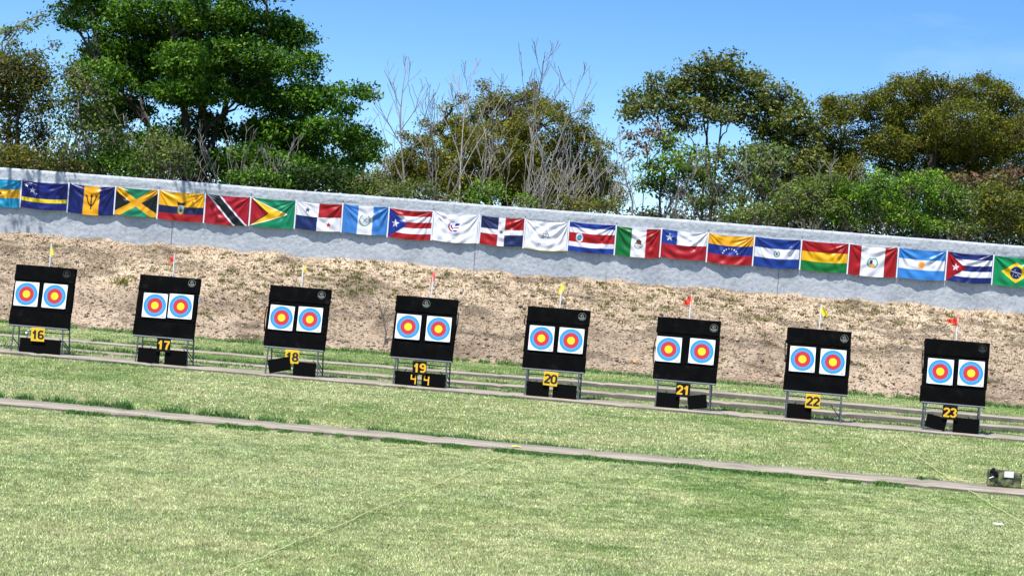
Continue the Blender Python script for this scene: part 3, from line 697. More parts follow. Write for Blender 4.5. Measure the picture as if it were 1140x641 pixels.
def pin_mesh():
    bm = bmesh.new(); bmesh.ops.create_uvsphere(bm, u_segments=8, v_segments=6, radius=.007); me_ = bpy.data.meshes.new('pin'); bm.to_mesh(me_); bm.free(); me_.materials.append(M_INK); return me_
PIN = pin_mesh()
face0 = link('target_face', FACE)
for sx in (-1, 1):
    for sz in (-1, 1): link('pin', PIN, face0, (sx*.237, -.004, sz*.237))
FACES = {16: ((124,286),(268,297)), 17: ((180,297),(308,304)), 18: ((147,313),(284,322)), 19: ((124,318),(271,328)), 20: ((139,308),(281,318)), 21: ((126,318),(285,328)), 22: ((140,300),(288,312)), 23: ((154,313),(308,323))}
EMB = {16: (325,193), 17: (363,197), 18: (337,208), 19: (206,209), 20: (331,204), 21: (340,216), 22: (341,200), 23: (367,207)}
SIGN = {16: (180,480), 17: (223,487), 18: (193,500), 19: (180,510), 20: (184,498), 21: (194,508), 22: (192,497), 23: (203,508)}
PANELS = {16: [(190,545,.87,.30,0)], 17: [(151,546,.46,.30,0), (279,556,.46,.30,0)], 18: [(131,555,.46,.27,14), (251,568,.47,.28,0)],
          19: [(115,567,.46,.275,0), (245,579,.48,.275,0)], 20: [(122,553,.46,.29,0), (250,565,.48,.28,0)], 21: [(122,566,.46,.29,0), (260,580,.38,.27,9)],
          22: [(126,556,.48,.29,0)], 23: [(135,573,.40,.26,-10), (278,580,.50,.29,0)]}
def arc(cx, cy, rx, ry, a0, a1, n=18):
    t_ = np.radians(np.linspace(a0, a1, n)); return np.stack([cx+rx*np.cos(t_), cy+ry*np.sin(t_)], 1)
DIG = {'1': [np.array([[-.20, .62], [.06, .93]]), np.array([[.05, 1.], [.05, 0]])],
       '2': [np.concatenate([arc(0, .69, .26, .24, 170, -25), [[-.25, .07]]]), np.array([[-.33, .07], [.33, .07]])],
       '3': [arc(-.02, .71, .25, .22, 160, -85), arc(-.02, .28, .28, .22, 85, -160)],
       '6': [arc(0, .29, .26, .22, 0, 360, 28), np.concatenate([arc(.02, .66, .28, .27, 40, 180), [[-.26, .30]]])],
       '7': [np.array([[-.32, .92], [.33, .92]]), np.array([[.27, .90], [.06, .50], [-.04, 0]])],
       '8': [arc(0, .28, .27, .22, 0, 360, 28), arc(0, .73, .23, .20, 0, 360, 28)],
       '9': [arc(0, .71, .26, .22, 0, 360, 28), np.concatenate([arc(-.02, .34, .28, .27, 220, 360), [[.26, .70]]])],
       '0': [np.concatenate([arc(0, .70, .26, .23, 0, 180), arc(0, .30, .26, .23, 180, 360), [[.26, .70]]])]}
def text_mesh(name, body, size, mt, wd=.235, sx=1.0):
    V, Fq, off = [], [], 0; adv = .74
    for ci, ch in enumerate(body):
        x0 = (ci-(len(body)-1)/2)*adv
        for si, P in enumerate(DIG[ch]):
            P = np.asarray(P, float); T = np.gradient(P, axis=0); closed = np.allclose(P[0], P[-1])
            if closed: T[0] = T[-1] = P[1]-P[-2]
            T /= np.linalg.norm(T, axis=1)[:, None]; Nn = np.stack([-T[:, 1], T[:, 0]], 1)*np.array([1., .82])
            for side in (-1, 1):
                Q = P+Nn*side*wd/2; V += [((x0+x)*size, -.001-.0012*si, (z-.5)*size) for x, z in Q]
            n = len(P); Fq += [(off+k_, off+k_+1, off+n+k_+1, off+n+k_) for k_ in range(n-1)]; off += 2*n
    return np_mesh(name, V, np.array(Fq), mt)
def four_mesh():
    bm = bmesh.new()
    for c, s_ in (((-.042, 0, .050), (.024, .006, .085)), ((0, -.0005, .008), (.108, .006, .026)), ((.042, 0, -.006), (.024, .0065, .175))): box_bm(bm, c, s_)
    me_ = bpy.data.meshes.new('digit'); bm.to_mesh(me_); bm.free(); me_.materials.append(M_DIGY); return me_
FOUR = four_mesh()
def plate(name, w_, h_, t_, mt):
    bm = bmesh.new(); box_bm(bm, (0, 0, 0), (w_, t_, h_), bevel=.003, seg=1); return bm_obj(name, bm, mt)
# pennants: polygon outlines relative to the pole top, in metres (x along the row, z up)
PEN = {16: ('Y', [(0, .0), (.045, -.14), (.05, -.20), (.01, -.24), (-.015, -.24)]),
       17: ('R', [(.0, .0), (-.04, -.06), (-.095, -.17), (-.07, -.19), (-.02, -.155), (.0, -.15)]),
       18: ('Y', [(0, -.01), (.045, -.06), (.025, -.10), (.045, -.15), (0, -.16)]),
       19: ('R', [(-.02, 0), (.02, -.03), (.045, -.09), (.02, -.12), (.035, -.16), (-.025, -.19)]),
       20: ('Y', [(.02, 0), (.045, -.02), (.03, -.19), (-.03, -.21), (-.05, -.20), (-.015, -.03)]),
       21: ('R', [(.01, 0), (.012, -.21), (-.06, -.20), (-.155, -.215), (-.05, -.06)]),
       22: ('Y', [(0, .0), (.035, -.07), (.10, -.13), (.14, -.205), (.06, -.20), (0, -.17)]),
       23: ('R', [(.01, 0), (.01, -.20), (-.06, -.165), (-.20, -.13), (-.19, -.085), (-.07, -.065)])}
POLE = {16: (231,150,.50), 17: (264,155,.50), 18: (236,162,.49), 19: (226,174,.55), 20: (222,160,.53), 21: (222,165,.52), 22: (220,153,.53), 23: (234,160,.52)}
PDESC = {16: 'yellow pennant hanging straight down', 17: 'red pennant drooping left', 18: 'small crumpled yellow pennant', 19: 'small crumpled red pennant',
         20: 'yellow pennant furled narrow on its pole', 21: 'red triangular pennant with its tip hanging left', 22: 'yellow triangular pennant blowing right', 23: 'large red pennant blowing left'}
def pennant_mesh(k, mt):
    pts = PEN[k][1]; bm = bmesh.new()
    bm.faces.new([bm.verts.new((x, 0, z)) for x, z in pts]); bmesh.ops.triangulate(bm, faces=bm.faces[:])
    bmesh.ops.subdivide_edges(bm, edges=bm.edges[:], cuts=4, use_grid_fill=True)
    for v_ in bm.verts: v_.co.y = .022*math.sin(v_.co.x*70+v_.co.z*35+k)*min(1, abs(v_.co.x)*18)-.012
    g_ = bmesh.ops.extrude_face_region(bm, geom=bm.faces[:]); bmesh.ops.translate(bm, verts=[v_ for v_ in g_['geom'] if isinstance(v_, bmesh.types.BMVert)], vec=(0, .002, 0))
    me_ = bpy.data.meshes.new('pennant'); bm.to_mesh(me_); bm.free(); me_.materials.append(mt); return me_
for i, k in enumerate(NUM):
    sx, yw = STX[i], YAWS[i]
    st_ = stand if i == 0 else copy_tree(stand)
    st_.location = (sx, BY, 0); st_.rotation_euler = (0, 0, yw)
    yb = ['yellow', 'black'][k % 2]
    tag(st_, f'grey tubular metal stand on the concrete strip behind the {yb} number {k} sign', 'target stand', 'metal stands in a row on the concrete strip')
    bt_ = copy_tree(butt) if i < 7 else butt
    bt_.location = (sx, BY, BZ); bt_.rotation_euler = (-LEAN, 0, yw)
    for q_, ch in enumerate([c_ for c_ in COL.objects if c_.parent == bt_]): ch.location.x += random.uniform(-.011, .011); ch.location.y += random.uniform(-.004, .004)
    where = 'top centre' if k == 19 else 'top right corner'
    tag(bt_, f'black foam archery butt with {"faded" if k in (16, 23) else "pale"} round emblem at {where}, above sign {k}', 'archery butt', 'black archery butts on metal stands')
    ex, ez = on_board(k, EMB[k])
    eo = link('emblem', EM2 if k in (16, 23) else EM1, bt_, (min(ex, .50), -.009, ez)); eo.scale = (.84, 1, .84)
    if k in (18, 20, 21):
        zz = np.linspace(.30, .80, 9) if k != 20 else np.linspace(.85, 1.05, 6)
        P = np.stack([-BW/2-.012-.02*np.sin(np.linspace(0, 3.14, len(zz)))*(1.6 if k == 20 else 1), zz*0+.05, zz], 1); tube_obj('strap', [(P, .013)], M_STRAP, bt_, 6)
    if k == 17:
        bm = bmesh.new(); box_bm(bm, (BW/2+.012, .05, .82), (.018, .05, .10), bevel=.003); bm_obj('tag', bm, M_TAG, bt_)
    if k in (19, 22, 23):
        zz = np.linspace(.55, 1.0, 8); s_ = 1 if k == 19 else -1
        P = np.stack([s_*(BW/2+.006+.012*np.sin(zz*9)), zz*0+.06, zz], 1); tube_obj('strap', [(P, .012)], M_STRAP, bt_, 6)
    Mb = Matrix.Translation((sx, BY, BZ)) @ Euler((-LEAN, 0, yw)).to_matrix().to_4x4()
    for j in (0, 1):
        fx, fz = on_board(k, FACES[k][j])
        f_ = face0 if (i == 7 and j == 1) else copy_tree(face0)
        f_.parent = bt_; f_.location = (fx, -.018, fz); f_.rotation_euler = (0, R(random.uniform(-1, 1)), 0)
    # number sign hung under the butt
    px, py = zpx(k, SIGN[k]); p = at(px, py, BY-(.034 if k == 18 else .072))
    s_ = plate('number_sign', .285, .275, .012, M_SIGNY if k % 2 == 0 else M_SIGNB)
    s_.location = p; s_.rotation_euler = (0, R({16: -1, 20: 2.5, 19: -1.5}.get(k, .5)), 0)
    tag(s_, f'square {"yellow sign with black" if k % 2 == 0 else "black sign with amber"} digits {k} under a butt', 'number sign', 'number signs under the butts')
    link('digits', text_mesh('digits', str(k), .178, M_DIGB if k % 2 == 0 else M_DIGY), s_, (0, -.0075, 0))
    for j, (cx_, cy_, w_, h_, rot) in enumerate(PANELS[k]):
        px, py = zpx(k, (cx_, cy_)); p = at(px, py, BY-.04-.012*(j+1)*(rot != 0))
        pn = plate('score_panel', w_, h_, .014, M_PANEL); pn.location = (p[0], p[1], max(p[2], FZ+h_/2*math.cos(R(rot))+w_/2*abs(math.sin(R(rot)))+.004)); pn.rotation_euler = (R(-4), R(-rot), 0)
        side = {0: 'left', 1: 'right'}[j]
        if k == 16: lb = 'single wide blank black panel under the yellow number 16 sign'
        elif k == 22: lb = 'lone blank black panel on the left under the yellow number 22 sign'
        elif k == 19: lb = f'black score panel showing an amber 4, on the {side} under sign 19'
        elif rot: lb = f'crooked blank black panel on the {side} under the {yb} sign {k}'
        else: lb = f'upright blank black panel on the {side} under the {yb} sign {k}'
        tag(pn, lb, 'score panel', 'black score panels under the butts')
        if k == 19: link('digit', FOUR, pn, ((.15, -.14)[j], -.011, -.012))
    # wind pennant
    xl, zl = on_board(k, POLE[k][:2]); tp = POLE[k][2]
    base = Mb @ Vector((xl, BT*.6, BH-.02))
    pr = empty('wind_pennant', base); tag(pr, f'{PDESC[k]}, on top of the butt above sign {k}', 'pennant', 'wind pennants on the butts')
    bm = bmesh.new(); tubebm(bm, (0, 0, 0), (0, 0, tp), .014); bm_obj('pole', bm, M_POLE, pr)
    po = link('pennant', pennant_mesh(k, M_YEL if PEN[k][0] == 'Y' else M_REDC), pr, (0, 0, tp+.01)); po.scale = (1.15, 1, 1.12)

# ------------------------------------------------------------------ small things on the grass and bank
def camo_mat():
    mt, nt, b = mat('camouflage_cloth'); L = nt.links; tc = N(nt, 'ShaderNodeTexCoord')
    n1 = N(nt, 'ShaderNodeTexNoise', i_Scale=11., i_Detail=3.); L.new(tc.outputs['Object'], n1.inputs['Vector'])
    r = ramp(nt, [(.38, (.03, .035, .02)), (.46, (.10, .12, .045)), (.55, (.17, .19, .07)), (.66, (.26, .25, .12))]); r.color_ramp.interpolation = 'CONSTANT'
    L.new(n1.outputs['Fac'], r.inputs[0]); L.new(r.outputs[0], b.inputs['Base Color']); b.inputs['Roughness'].default_value = .8; return mt
M_CAMO = camo_mat()
a, b_ = gz(1099, 541.5, .045), gz(1137, 545.5, .045); yb_ = 33.70
a, b_ = at(1099, 541.5, yb_), at(1136.5, 545.5, yb_); wd = b_[0]-a[0]
bag = empty('camouflage_bag', ((a[0]+b_[0])/2, yb_, .047)); tag(bag, 'boxy camouflage bag with white patch standing on the concrete strip', 'bag')
bm = bmesh.new(); box_bm(bm, (0, .11, .125), (wd, .22, .245), bevel=.022, seg=3)
for v_ in bm.verts: v_.co += Vector(((fbm(v_.co.x*9, v_.co.z*9, 5, 2)-.5)*.02, 0, (fbm(v_.co.x*6+3, v_.co.y*6, 6, 2)-.5)*.03*(v_.co.z > .1)))
bm_obj('bag_body', bm, M_CAMO, bag, True)
bm = bmesh.new(); box_bm(bm, (.055, -.006, .195), (.135, .012, .085), bevel=.004); bm_obj('white_patch', bm, simple('white_label', (.72, .73, .74), .6), bag)
V = []; bm = bmesh.new()
for q in range(9): bmesh.ops.create_icosphere(bm, subdivisions=2, radius=random.uniform(.022, .042), matrix=Matrix.Translation((-wd/2+.03+random.uniform(0, .09), -.012+random.uniform(-.01, .04), .18+random.uniform(-.05, .07))))
bm_obj('black_handle', bm, M_STRAP, bag, True)
P = [(-wd/2+.02, -.012, .12), (-wd/2+.06, -.02, .14), (-wd/2+.10, -.014, .165)]; tube_obj('white_cord', [(np.array(P), .008)], M_POLE, bag, 5)

def cord(pxs, label, z=.035, r=.0045):
    P = np.array([gz(*p, z) for p in pxs]); d = np.linspace(0, 1, 90); seg = np.linspace(0, 1, len(P))
    Q = np.stack([np.interp(d, seg, P[:, i]) for i in range(3)], 1); Q[:, 2] = z+.006*np.sin(np.arange(90)*.9)+.004*np.sin(np.arange(90)*2.3); Q[:, 0] += .012*np.sin(np.arange(90)*.35)
    o = tube_obj('cord', [(Q, r)], M_CORD, None, 5); tag(o, label, 'cord', 'yellow cords laid across the lawn'); return o
cord([(215, 651), (238, 641), (367, 588), (565, 505)], 'thin yellow cord slanting over the front lawn at lower left')
cord([(998, 488), (1030, 514), (1063, 536), (1103, 560), (1165, 598)], 'thin yellow cord slanting down to the right past the camouflage bag')
def on_bank(px, py):
    for Yb in np.arange(57.3, 61.9, .02):
        p = at(px, py, Yb); zz = float(bank_z(np.array([p[0]]), np.array([Yb]))[0])
        if p[2] <= zz: break
    return np.array([p[0], Yb, zz])
def scrap(name, px, py, s, mt, label, cat, z=.04, Y=None):
    p = gz(px, py, z) if Y is None else at(px, py, Y)
    bm = bmesh.new(); n = 9
    top = [bm.verts.new((math.cos(a_)*s[0]*random.uniform(.7, 1), math.sin(a_)*s[1]*random.uniform(.7, 1), random.uniform(0, s[2]))) for a_ in np.linspace(0, 2*math.pi, n, endpoint=False)]
    c = bm.verts.new((0, 0, s[2]*1.2))
    for i in range(n): bm.faces.new((top[i], top[(i+1) % n], c))
    g_ = bmesh.ops.extrude_face_region(bm, geom=bm.faces[:]); bmesh.ops.translate(bm, verts=[v_ for v_ in g_['geom'] if isinstance(v_, bmesh.types.BMVert)], vec=(0, 0, -.006))
    o = bm_obj(name, bm, mt); o.location = p; tag(o, label, cat); return o
M_LITTER = simple('white_litter', (.80, .81, .82), .6)
M_OR = simple('orange_litter', (.75, .30, .10), .7, var=.3)
scrap('paper_scrap', 1112, 583, (.085, .07, .012), M_LITTER, 'white paper scrap lying on the lawn below the camouflage bag', 'litter')
scrap('paper_scrap', 31, 372, (.06, .08, .09), M_LITTER, 'small white scrap on the grass behind the stand numbered 16', 'litter', z=.08)
for px, py, lb in ((290, 353, 'orange scrap on the bank just left of the butt above sign 18'), (706, 403, 'faded orange scrap on the lower bank between butts 20 and 21')):
    o = scrap('orange_scrap', px, py, (.06, .07, .06), M_OR, lb, 'litter'); o.location = on_bank(px, py); o.rotation_euler = (R(40), 0, .4)
# orange paint mark on the front strip
o = scrap('orange_peg', 575, 497.5, (.09, .05, .02), M_YEL, 'small yellow orange peg on the front concrete strip at the cord end', 'peg', z=.055)
# dead sapling and a yellow green weed on the bank
def branch(paths, p, d, L_, r, depth, spread, kids=(2, 3), upb=.35, taper=.62, rs=random):
    n = 5; P = [np.array(p)]; dd = np.array(d, float)
    for s_ in range(n):
        dd = dd+np.array([rs.gauss(0, .10), rs.gauss(0, .10), rs.gauss(0, .06)+upb*.06]); dd /= np.linalg.norm(dd); P.append(P[-1]+dd*L_/n)
    paths.append((np.array(P), np.linspace(r, r*taper, n+1)))
    if depth == 0: return
    for q in range(rs.randint(*kids)):
        f = rs.uniform(.45, 1.0) if q else 1.0
        idx = int(round(f*n)); ax = np.array([rs.gauss(0, 1), rs.gauss(0, .8), rs.gauss(0, .35)]); ax /= np.linalg.norm(ax)
        nd = dd+ax*spread*rs.uniform(.5, 1.2)+np.array([0, 0, upb*.5]); nd /= np.linalg.norm(nd)
        branch(paths, P[idx], nd, L_*rs.uniform(.55, .85), r*taper*(.9 if not q else .7), depth-1, spread, kids, upb, taper, rs)
rs = random.Random(3)
b0 = on_bank(428, 384); paths = []
P = np.array([[0, 0, -.03], [.02, 0, .3], [-.06, -.02, .6], [-.16, .0, .9], [-.26, .02, 1.2]])
paths.append((P, [.024, .02, .016, .012, .006]))
for j in range(12):
    q = P[1]+(P[4]-P[1])*rs.uniform(0, .95); branch(paths, q, (rs.uniform(-.8, .5), rs.uniform(-.4, .4), .7), rs.uniform(.12, .32), .008, 1, .7, rs=rs)
ds = empty('dead_sapling', b0); tag(ds, 'dead leafless brown sapling on the bank just left of the butt above sign 19', 'sapling'); tube_obj('stem', paths, M_BARKM, ds, 4)
def tuft(name, px, py, n, h, c0, c1, label, cat, base=None, wd=.05):
    b0 = on_bank(px, py) if base is None else base
    x = rng.normal(0, h*.35, n); y = rng.normal(0, h*.3, n); t_ = rng.uniform(0, 1, n)[:, None]
    V, Fq, C = blades(x, y, x*0-.02, h*rng.uniform(.4, 1.1, n), wd*np.ones(n), np.array(c0)*(1-t_)+np.array(c1)*t_, .9)
    o = link(name, np_mesh(name, V, Fq, M_GRASS, C), None, b0); tag(o, label, cat); return o
tuft('weed', 136, 316, 60, .28, (.12, .14, .03), (.36, .34, .09), 'bright yellow green weed on the bank to the left of butt 17', 'weed')
tuft('weed', 73, 397, 40, .28, (.08, .14, .03), (.30, .36, .10), 'spindly green weed beside the right leg of stand 16', 'weed', np.array(gz(74, 395, 0)), .02)

# ------------------------------------------------------------------ trees
TZ = 2.2
def leaf_cloud(cent, per, spread, size, palette, rs, droop=.25, flat=.6, upn=.9):
    n = len(cent)*per
    c = np.repeat(cent, per, 0)+rs.normal(0, 1, (n, 3))*np.array([spread, spread, spread*flat])
    nr = rs.normal(0, 1, (n, 3))+np.array([0, -.15, upn]); nr /= np.linalg.norm(nr, axis=1)[:, None]
    t_ = rs.normal(0, 1, (n, 3))+np.array([0, 0, -droop]); t_ -= nr*(t_*nr).sum(1)[:, None]; t_ /= np.linalg.norm(t_, axis=1)[:, None]+1e-9
    w_ = np.cross(nr, t_); s = (size*rs.uniform(.6, 1.35, n))[:, None]
    V = np.stack([c-t_*s*.5, c+w_*s*.27-t_*s*.05, c+t_*s*.5, c-w_*s*.27-t_*s*.05], 1).reshape(-1, 3)
    pal = np.array(palette); sp = np.repeat(rs.integers(0, len(pal), len(cent)), per); lf = rs.integers(0, len(pal), n); pick = np.where(rs.uniform(0, 1, n) < .7, sp, lf)
    col = pal[pick]*np.repeat(rs.uniform(.7, 1.3, len(cent)), per)[:, None]*rs.uniform(.8, 1.2, n)[:, None]
    return V, np.arange(4*n).reshape(n, 4), np.repeat(col, 4, 0)
def bez(a, b_, c, n=7):
    t_ = np.linspace(0, 1, n)[:, None]; return a*(1-t_)**2+2*b_*t_*(1-t_)+c*t_**2
def tree(name, label, cat, base, Yt, trunk, lobes, leaf, per, spread, palette, bark, seed, dens=1.0, depth=1.0, tr=.2, stems=1, group=None, twigs=.5, flat=.6, upn=.9, shell=.45, zbase=TZ, over=()):
    """base px x; trunk: list of px points (x,y) bottom to top; lobes: (px, py, rx, ry[, dy])"""
    rs = np.random.default_rng(seed)
    k = (Yt/70.0)*70/F          # metres per pixel at that depth
    b0 = at(base, 240, Yt); b0[2] = zbase
    root = empty(name, b0); tag(root, label, cat, group)
    tp = [np.array(b0)]+[at(x, y, Yt)+np.array([0, rs.normal(0, .15), 0]) for x, y in trunk]
    tp = np.array(tp); s_ = np.linspace(0, 1, len(tp)); q_ = np.linspace(0, 1, 16)
    T = np.stack([np.interp(q_, s_, tp[:, i]) for i in range(3)], 1)+rs.normal(0, .04, (16, 3))*np.linspace(0, 1, 16)[:, None]
    STEMS = [T]; paths = [(T-b0, np.linspace(tr, tr*.22, 16)*np.where(q_ < .07, 1.3, 1))]
    if stems > 1:
        order = sorted(range(len(lobes)), key=lambda i_: lobes[i_][0])
        for e in range(stems-1):
            lb = lobes[order[int((e+.5)/(stems-1)*len(order))]]
            c = at(lb[0], lb[1], Yt+rs.uniform(-1, 1)*depth*.6); bb = b0+np.array([rs.uniform(-1, 1)*.5, rs.uniform(-.5, .5), 0])*min(1, depth)
            mid = bb+(c-bb)*np.array([.25, .4, .62])
            P = bez(bb, mid, c, 16)+rs.normal(0, .035, (16, 3)); STEMS.append(P); paths.append((P-b0, np.linspace(tr*.75, tr*.15, 16)))
    tube_obj('trunk', paths, bark, root, 7)
    ALL = np.concatenate([P[3:] for P in STEMS])
    br = []; cents = []
    for lb in lobes:
        x, y, rx, ry = lb[:4]; dy = lb[4] if len(lb) > 4 else rs.uniform(-1, 1)*depth
        c = at(x, y, Yt+dy); a_, h_ = rx*k, ry*k
        hd = np.linalg.norm((ALL-c)[:, :2], axis=1); want = c[2]-np.minimum(hd*.75, (c[2]-b0[2])*.6)
        cost = hd*1.0+np.abs(ALL[:, 2]-want)*1.3+np.maximum(0, ALL[:, 2]-want)*3; s0 = ALL[int(np.argmin(cost))]
        mid = s0+(c-s0)*np.array([.40, .40, .68])+rs.normal(0, .15, 3)
        P = bez(s0, mid, c, 10)+rs.normal(0, .035, (10, 3))*np.sin(np.linspace(0, np.pi, 10))[:, None]
        br.append((P-b0, np.linspace(max(.022, tr*.26), .012, 10)))
        n = max(5, int(dens*a_*h_*115*(.16/leaf)))
        d = rs.normal(0, 1, (n, 3)); d /= np.linalg.norm(d, axis=1)[:, None]; d *= rs.uniform(shell, 1, n)[:, None]**.7
        P = c+d*np.array([a_, max(.5, (a_+h_)/2*depth*.8), h_]); cents.append(P)
        for p in P[rs.uniform(0, 1, n) < twigs]:
            m_ = (c+p)/2+rs.normal(0, .1, 3); br.append((bez(c, m_, p, 4)-b0, np.linspace(.016, .006, 4)))
    for px_, zb_ in over:      # long limbs reaching forward over the wall
        xb = at(px_, 220, WY)[0]-1.1; tip = np.array([xb, 59.75+rs.uniform(-.3, .35), zb_]); s0 = STEMS[0][15]+np.array([0, 0, -.2])
        mid = np.array([s0[0]*.35+xb*.65, 65.0, zb_+2.6]); P = bez(s0, mid, tip, 14)+rs.normal(0, .03, (14, 3)); br.append((P-b0, np.linspace(.11, .045, 14)))
        cents.append(P[9:].repeat(2, 0)+rs.normal(0, .2, (10, 3)))
        for q0 in range(8, 13): br.append((np.stack([P[q0], P[q0]+np.array([rs.normal(0, .25), -.45, rs.normal(.05, .12)]), P[q0]+np.array([rs.normal(0, .4), -.9, rs.normal(.1, .2)])])-b0, np.array([.022, .016, .01])))
    tube_obj('branches', br, bark, root, 4)
    V, Fq, C = leaf_cloud(np.concatenate(cents), per, spread, leaf, palette, rs, flat=flat, upn=upn)
    link('crown', np_mesh('crown', V-b0, Fq, M_LEAF, C), root)
    return root
PSHADE = [(.014, .036, .005), (.022, .055, .007), (.034, .078, .009), (.050, .095, .014)]  # deep shade beneath the huge tree, put into the leaf colours
PMX = [(.075, .14, .014), (.12, .17, .02), (.16, .19, .035), (.06, .09, .014)]
PG = [(.022, .066, .005), (.043, .112, .006), (.075, .175, .009), (.125, .245, .012)]        # deep green
PO = [(.085, .100, .009), (.130, .138, .011), (.180, .175, .014), (.110, .130, .013)]       # olive
POY = [(.105, .112, .009), (.155, .158, .011), (.22, .21, .014), (.125, .140, .011)]
PB = [(.085, .19, .010), (.135, .26, .014), (.195, .32, .022), (.05, .11, .010)]                # fresh green
PY = [(.12, .11, .010), (.16, .13, .012), (.07, .095, .010), (.05, .080, .010)]             # yellowing
PS = [(.10, .155, .022), (.145, .20, .030), (.075, .13, .016), (.19, .22, .055)]                # grey green
PD = [(.055, .082, .011), (.085, .115, .013), (.130, .155, .020), (.23, .24, .06)]          # dull leathery
PR = [(.17, .095, .045), (.20, .12, .06), (.12, .065, .03), (.10, .12, .03)]
BIG = [(a_, b_, c_*.95, d_*.84) + tuple(e_) for a_, b_, c_, d_, *e_ in [(100,12,42,14),(88,26,26,8),(170,18,55,28),(235,12,55,26),(298,28,40,20),(322,40,28,20),(330,72,34,20),(348,108,34,20),(398,102,24,9),(372,148,46,18),(318,150,50,32),(402,166,24,22),(268,62,55,26),(205,66,58,30),(135,62,46,28),(112,88,36,24),(140,120,34,20),(205,104,44,18),(292,108,36,20),(292,178,60,20),(352,188,52,18),(145,168,34,24),(118,130,28,26),(228,140,34,20),
       (180,-25,80,24),(275,-18,60,22),(225,-55,70,28),(100,-15,50,22),(40,-30,60,22,-2),(215,172,40,18),(250,185,40,14),(185,150,26,14),(380,120,16,10),(180,92,45,24,1.5),(270,86,45,26,1.5),(150,40,50,24,1.5),(240,40,60,28,1.5),(325,112,36,24,1.5),(300,152,50,22,1.5),(335,178,60,20,1.5),(122,62,34,26,1.5),(222,100,40,20,-2),(212,66,40,22,-2.3),]]
big = tree('broadleaf_tree', 'huge dark green spreading tree rising above the frame behind the left of the wall', 'tree', 224, 69.5, [(224, 195), (222, 150), (226, 90), (222, 30), (220, -40)], BIG, .125, 38, .175, PG, M_BARKD, 11, dens=1.15, depth=2.4, tr=.22, flat=.5, twigs=.25, stems=6, over=[(12,9.1),(40,9.4),(66,9.2),(206,9.3),(224,9.2)])
# small trees and bushes at the far left
tree('slender_tree', 'slim olive brown tree at the far left edge with visible dark trunk', 'tree', 20, 66.5, [(19, 180), (18, 140), (20, 90)], [(20,78,34,22),(6,95,26,24),(42,95,20,22),(14,118,30,18),(48,120,14,16),(8,150,18,20,.3),(44,150,16,18,.3),(30,172,30,10),(4,178,16,14)], .10, 16, .20, PY, M_BARKD, 12, dens=1.5, depth=.7, tr=.12, twigs=.6)
tree('feathery_tree', 'thin grey green feathery tree in front of the huge dark tree', 'tree', 95, 66.0, [(94, 170), (92, 130), (86, 85)], [(82,84,18,18),(96,100,20,16),(76,110,14,18),(108,122,24,14),(84,140,22,16),(114,148,22,12),(98,168,26,14),(128,165,16,12),(68,165,14,16)], .12, 12, .24, PS, M_BARKM, 13, dens=1.0, depth=.6, tr=.07, twigs=.9, flat=.9, upn=.2)
tree('twiggy_tree', 'sparse tree with small leaf tufts on upright twigs at the top left', 'tree', 8, 72.0, [(10, 150), (8, 90), (4, 45)], [(6,36,12,6),(14,48,10,5),(40,22,10,4),(50,18,8,3),(28,32,10,4),(2,60,12,8),(62,50,6,3),(34,60,6,4),(20,30,5,4),(44,62,6,4)], .13, 10, .16, PS, M_BARKM, 14, dens=1.6, depth=.8, tr=.10, twigs=.9)
tree('shrub', 'pale green shrub just over the wall under the huge dark tree', 'shrub', 182, 64.8, [(182, 185), (184, 165)], [(176,160,24,12),(198,172,20,12),(166,180,20,10),(190,186,30,8)], .10, 14, .18, PS, M_BARKM, 15, dens=1.6, depth=.5, tr=.05, stems=3, twigs=.7)
tree('shrub', 'dark green shrub over the wall above the gold saltire flag', 'shrub', 140, 65.0, [(140, 185)], [(132,178,22,12),(152,186,24,9),(112,182,22,9)], .11, 14, .2, PG, M_BARKD, 16, dens=1.6, depth=.5, tr=.05, stems=3)
tree('shrub', 'low bright green shrub over the wall above the nested triangles flag', 'shrub', 288, 64.6, [(288, 205)], [(288,196,22,9),(310,204,18,7),(262,200,20,7)], .11, 16, .15, PG, M_BARKD, 17, dens=1.8, depth=.5, tr=.04, stems=3)
tree('shrub', 'dark shrub over the wall at the right foot of the huge tree', 'shrub', 350, 65.2, [(350, 205)], [(340,200,34,12),(376,198,30,14),(398,206,18,10),(318,206,20,9)], .12, 18, .17, PSHADE, M_BARKD, 18, dens=1.6, depth=.5, tr=.05, stems=3)
tree('shrub', 'dark olive shrub over the wall in the far left corner', 'shrub', 30, 64.8, [(30, 180)], [(10,176,24,14),(44,182,26,10),(76,184,24,9)], .11, 14, .2, PY, M_BARKD, 19, dens=1.5, depth=.5, tr=.05, stems=3)
# round olive tree in the middle
MID = [(452,150,7,6),(474,140,6,7),(497,122,7,8),(516,112,6,7),(536,98,6,6),(598,98,7,7),(624,118,6,8),(652,122,6,7),(676,164,6,8),(686,192,7,9),(690,214,9,10),(432,180,8,8),(430,196,16,12),(418,206,14,8),(448,182,16,12),(470,196,24,14),(440,210,24,8),(545,108,9,8),(562,106,9,9),(585,108,10,8),(610,120,10,9),(628,136,9,8),(645,138,8,8),(662,160,8,9),(672,188,8,9),(530,126,9,8),(508,138,9,8),(490,148,9,8),(470,158,9,8),(452,172,9,8),(640,200,40,24),(600,205,50,24),(500,205,50,20),(560,190,50,26),(680,208,10,12),(560,135,40,24),(520,150,34,26),(605,140,36,24),(480,172,34,24),(640,168,30,26),(556,165,55,30),(600,185,50,30),(655,200,26,26),(520,195,50,26),(455,192,26,20),(668,220,20,16),(620,222,50,14),(590,115,24,12),(545,120,20,10),(650,150,16,10),(665,180,12,12),(436,208,20,12),(575,210,60,20)]
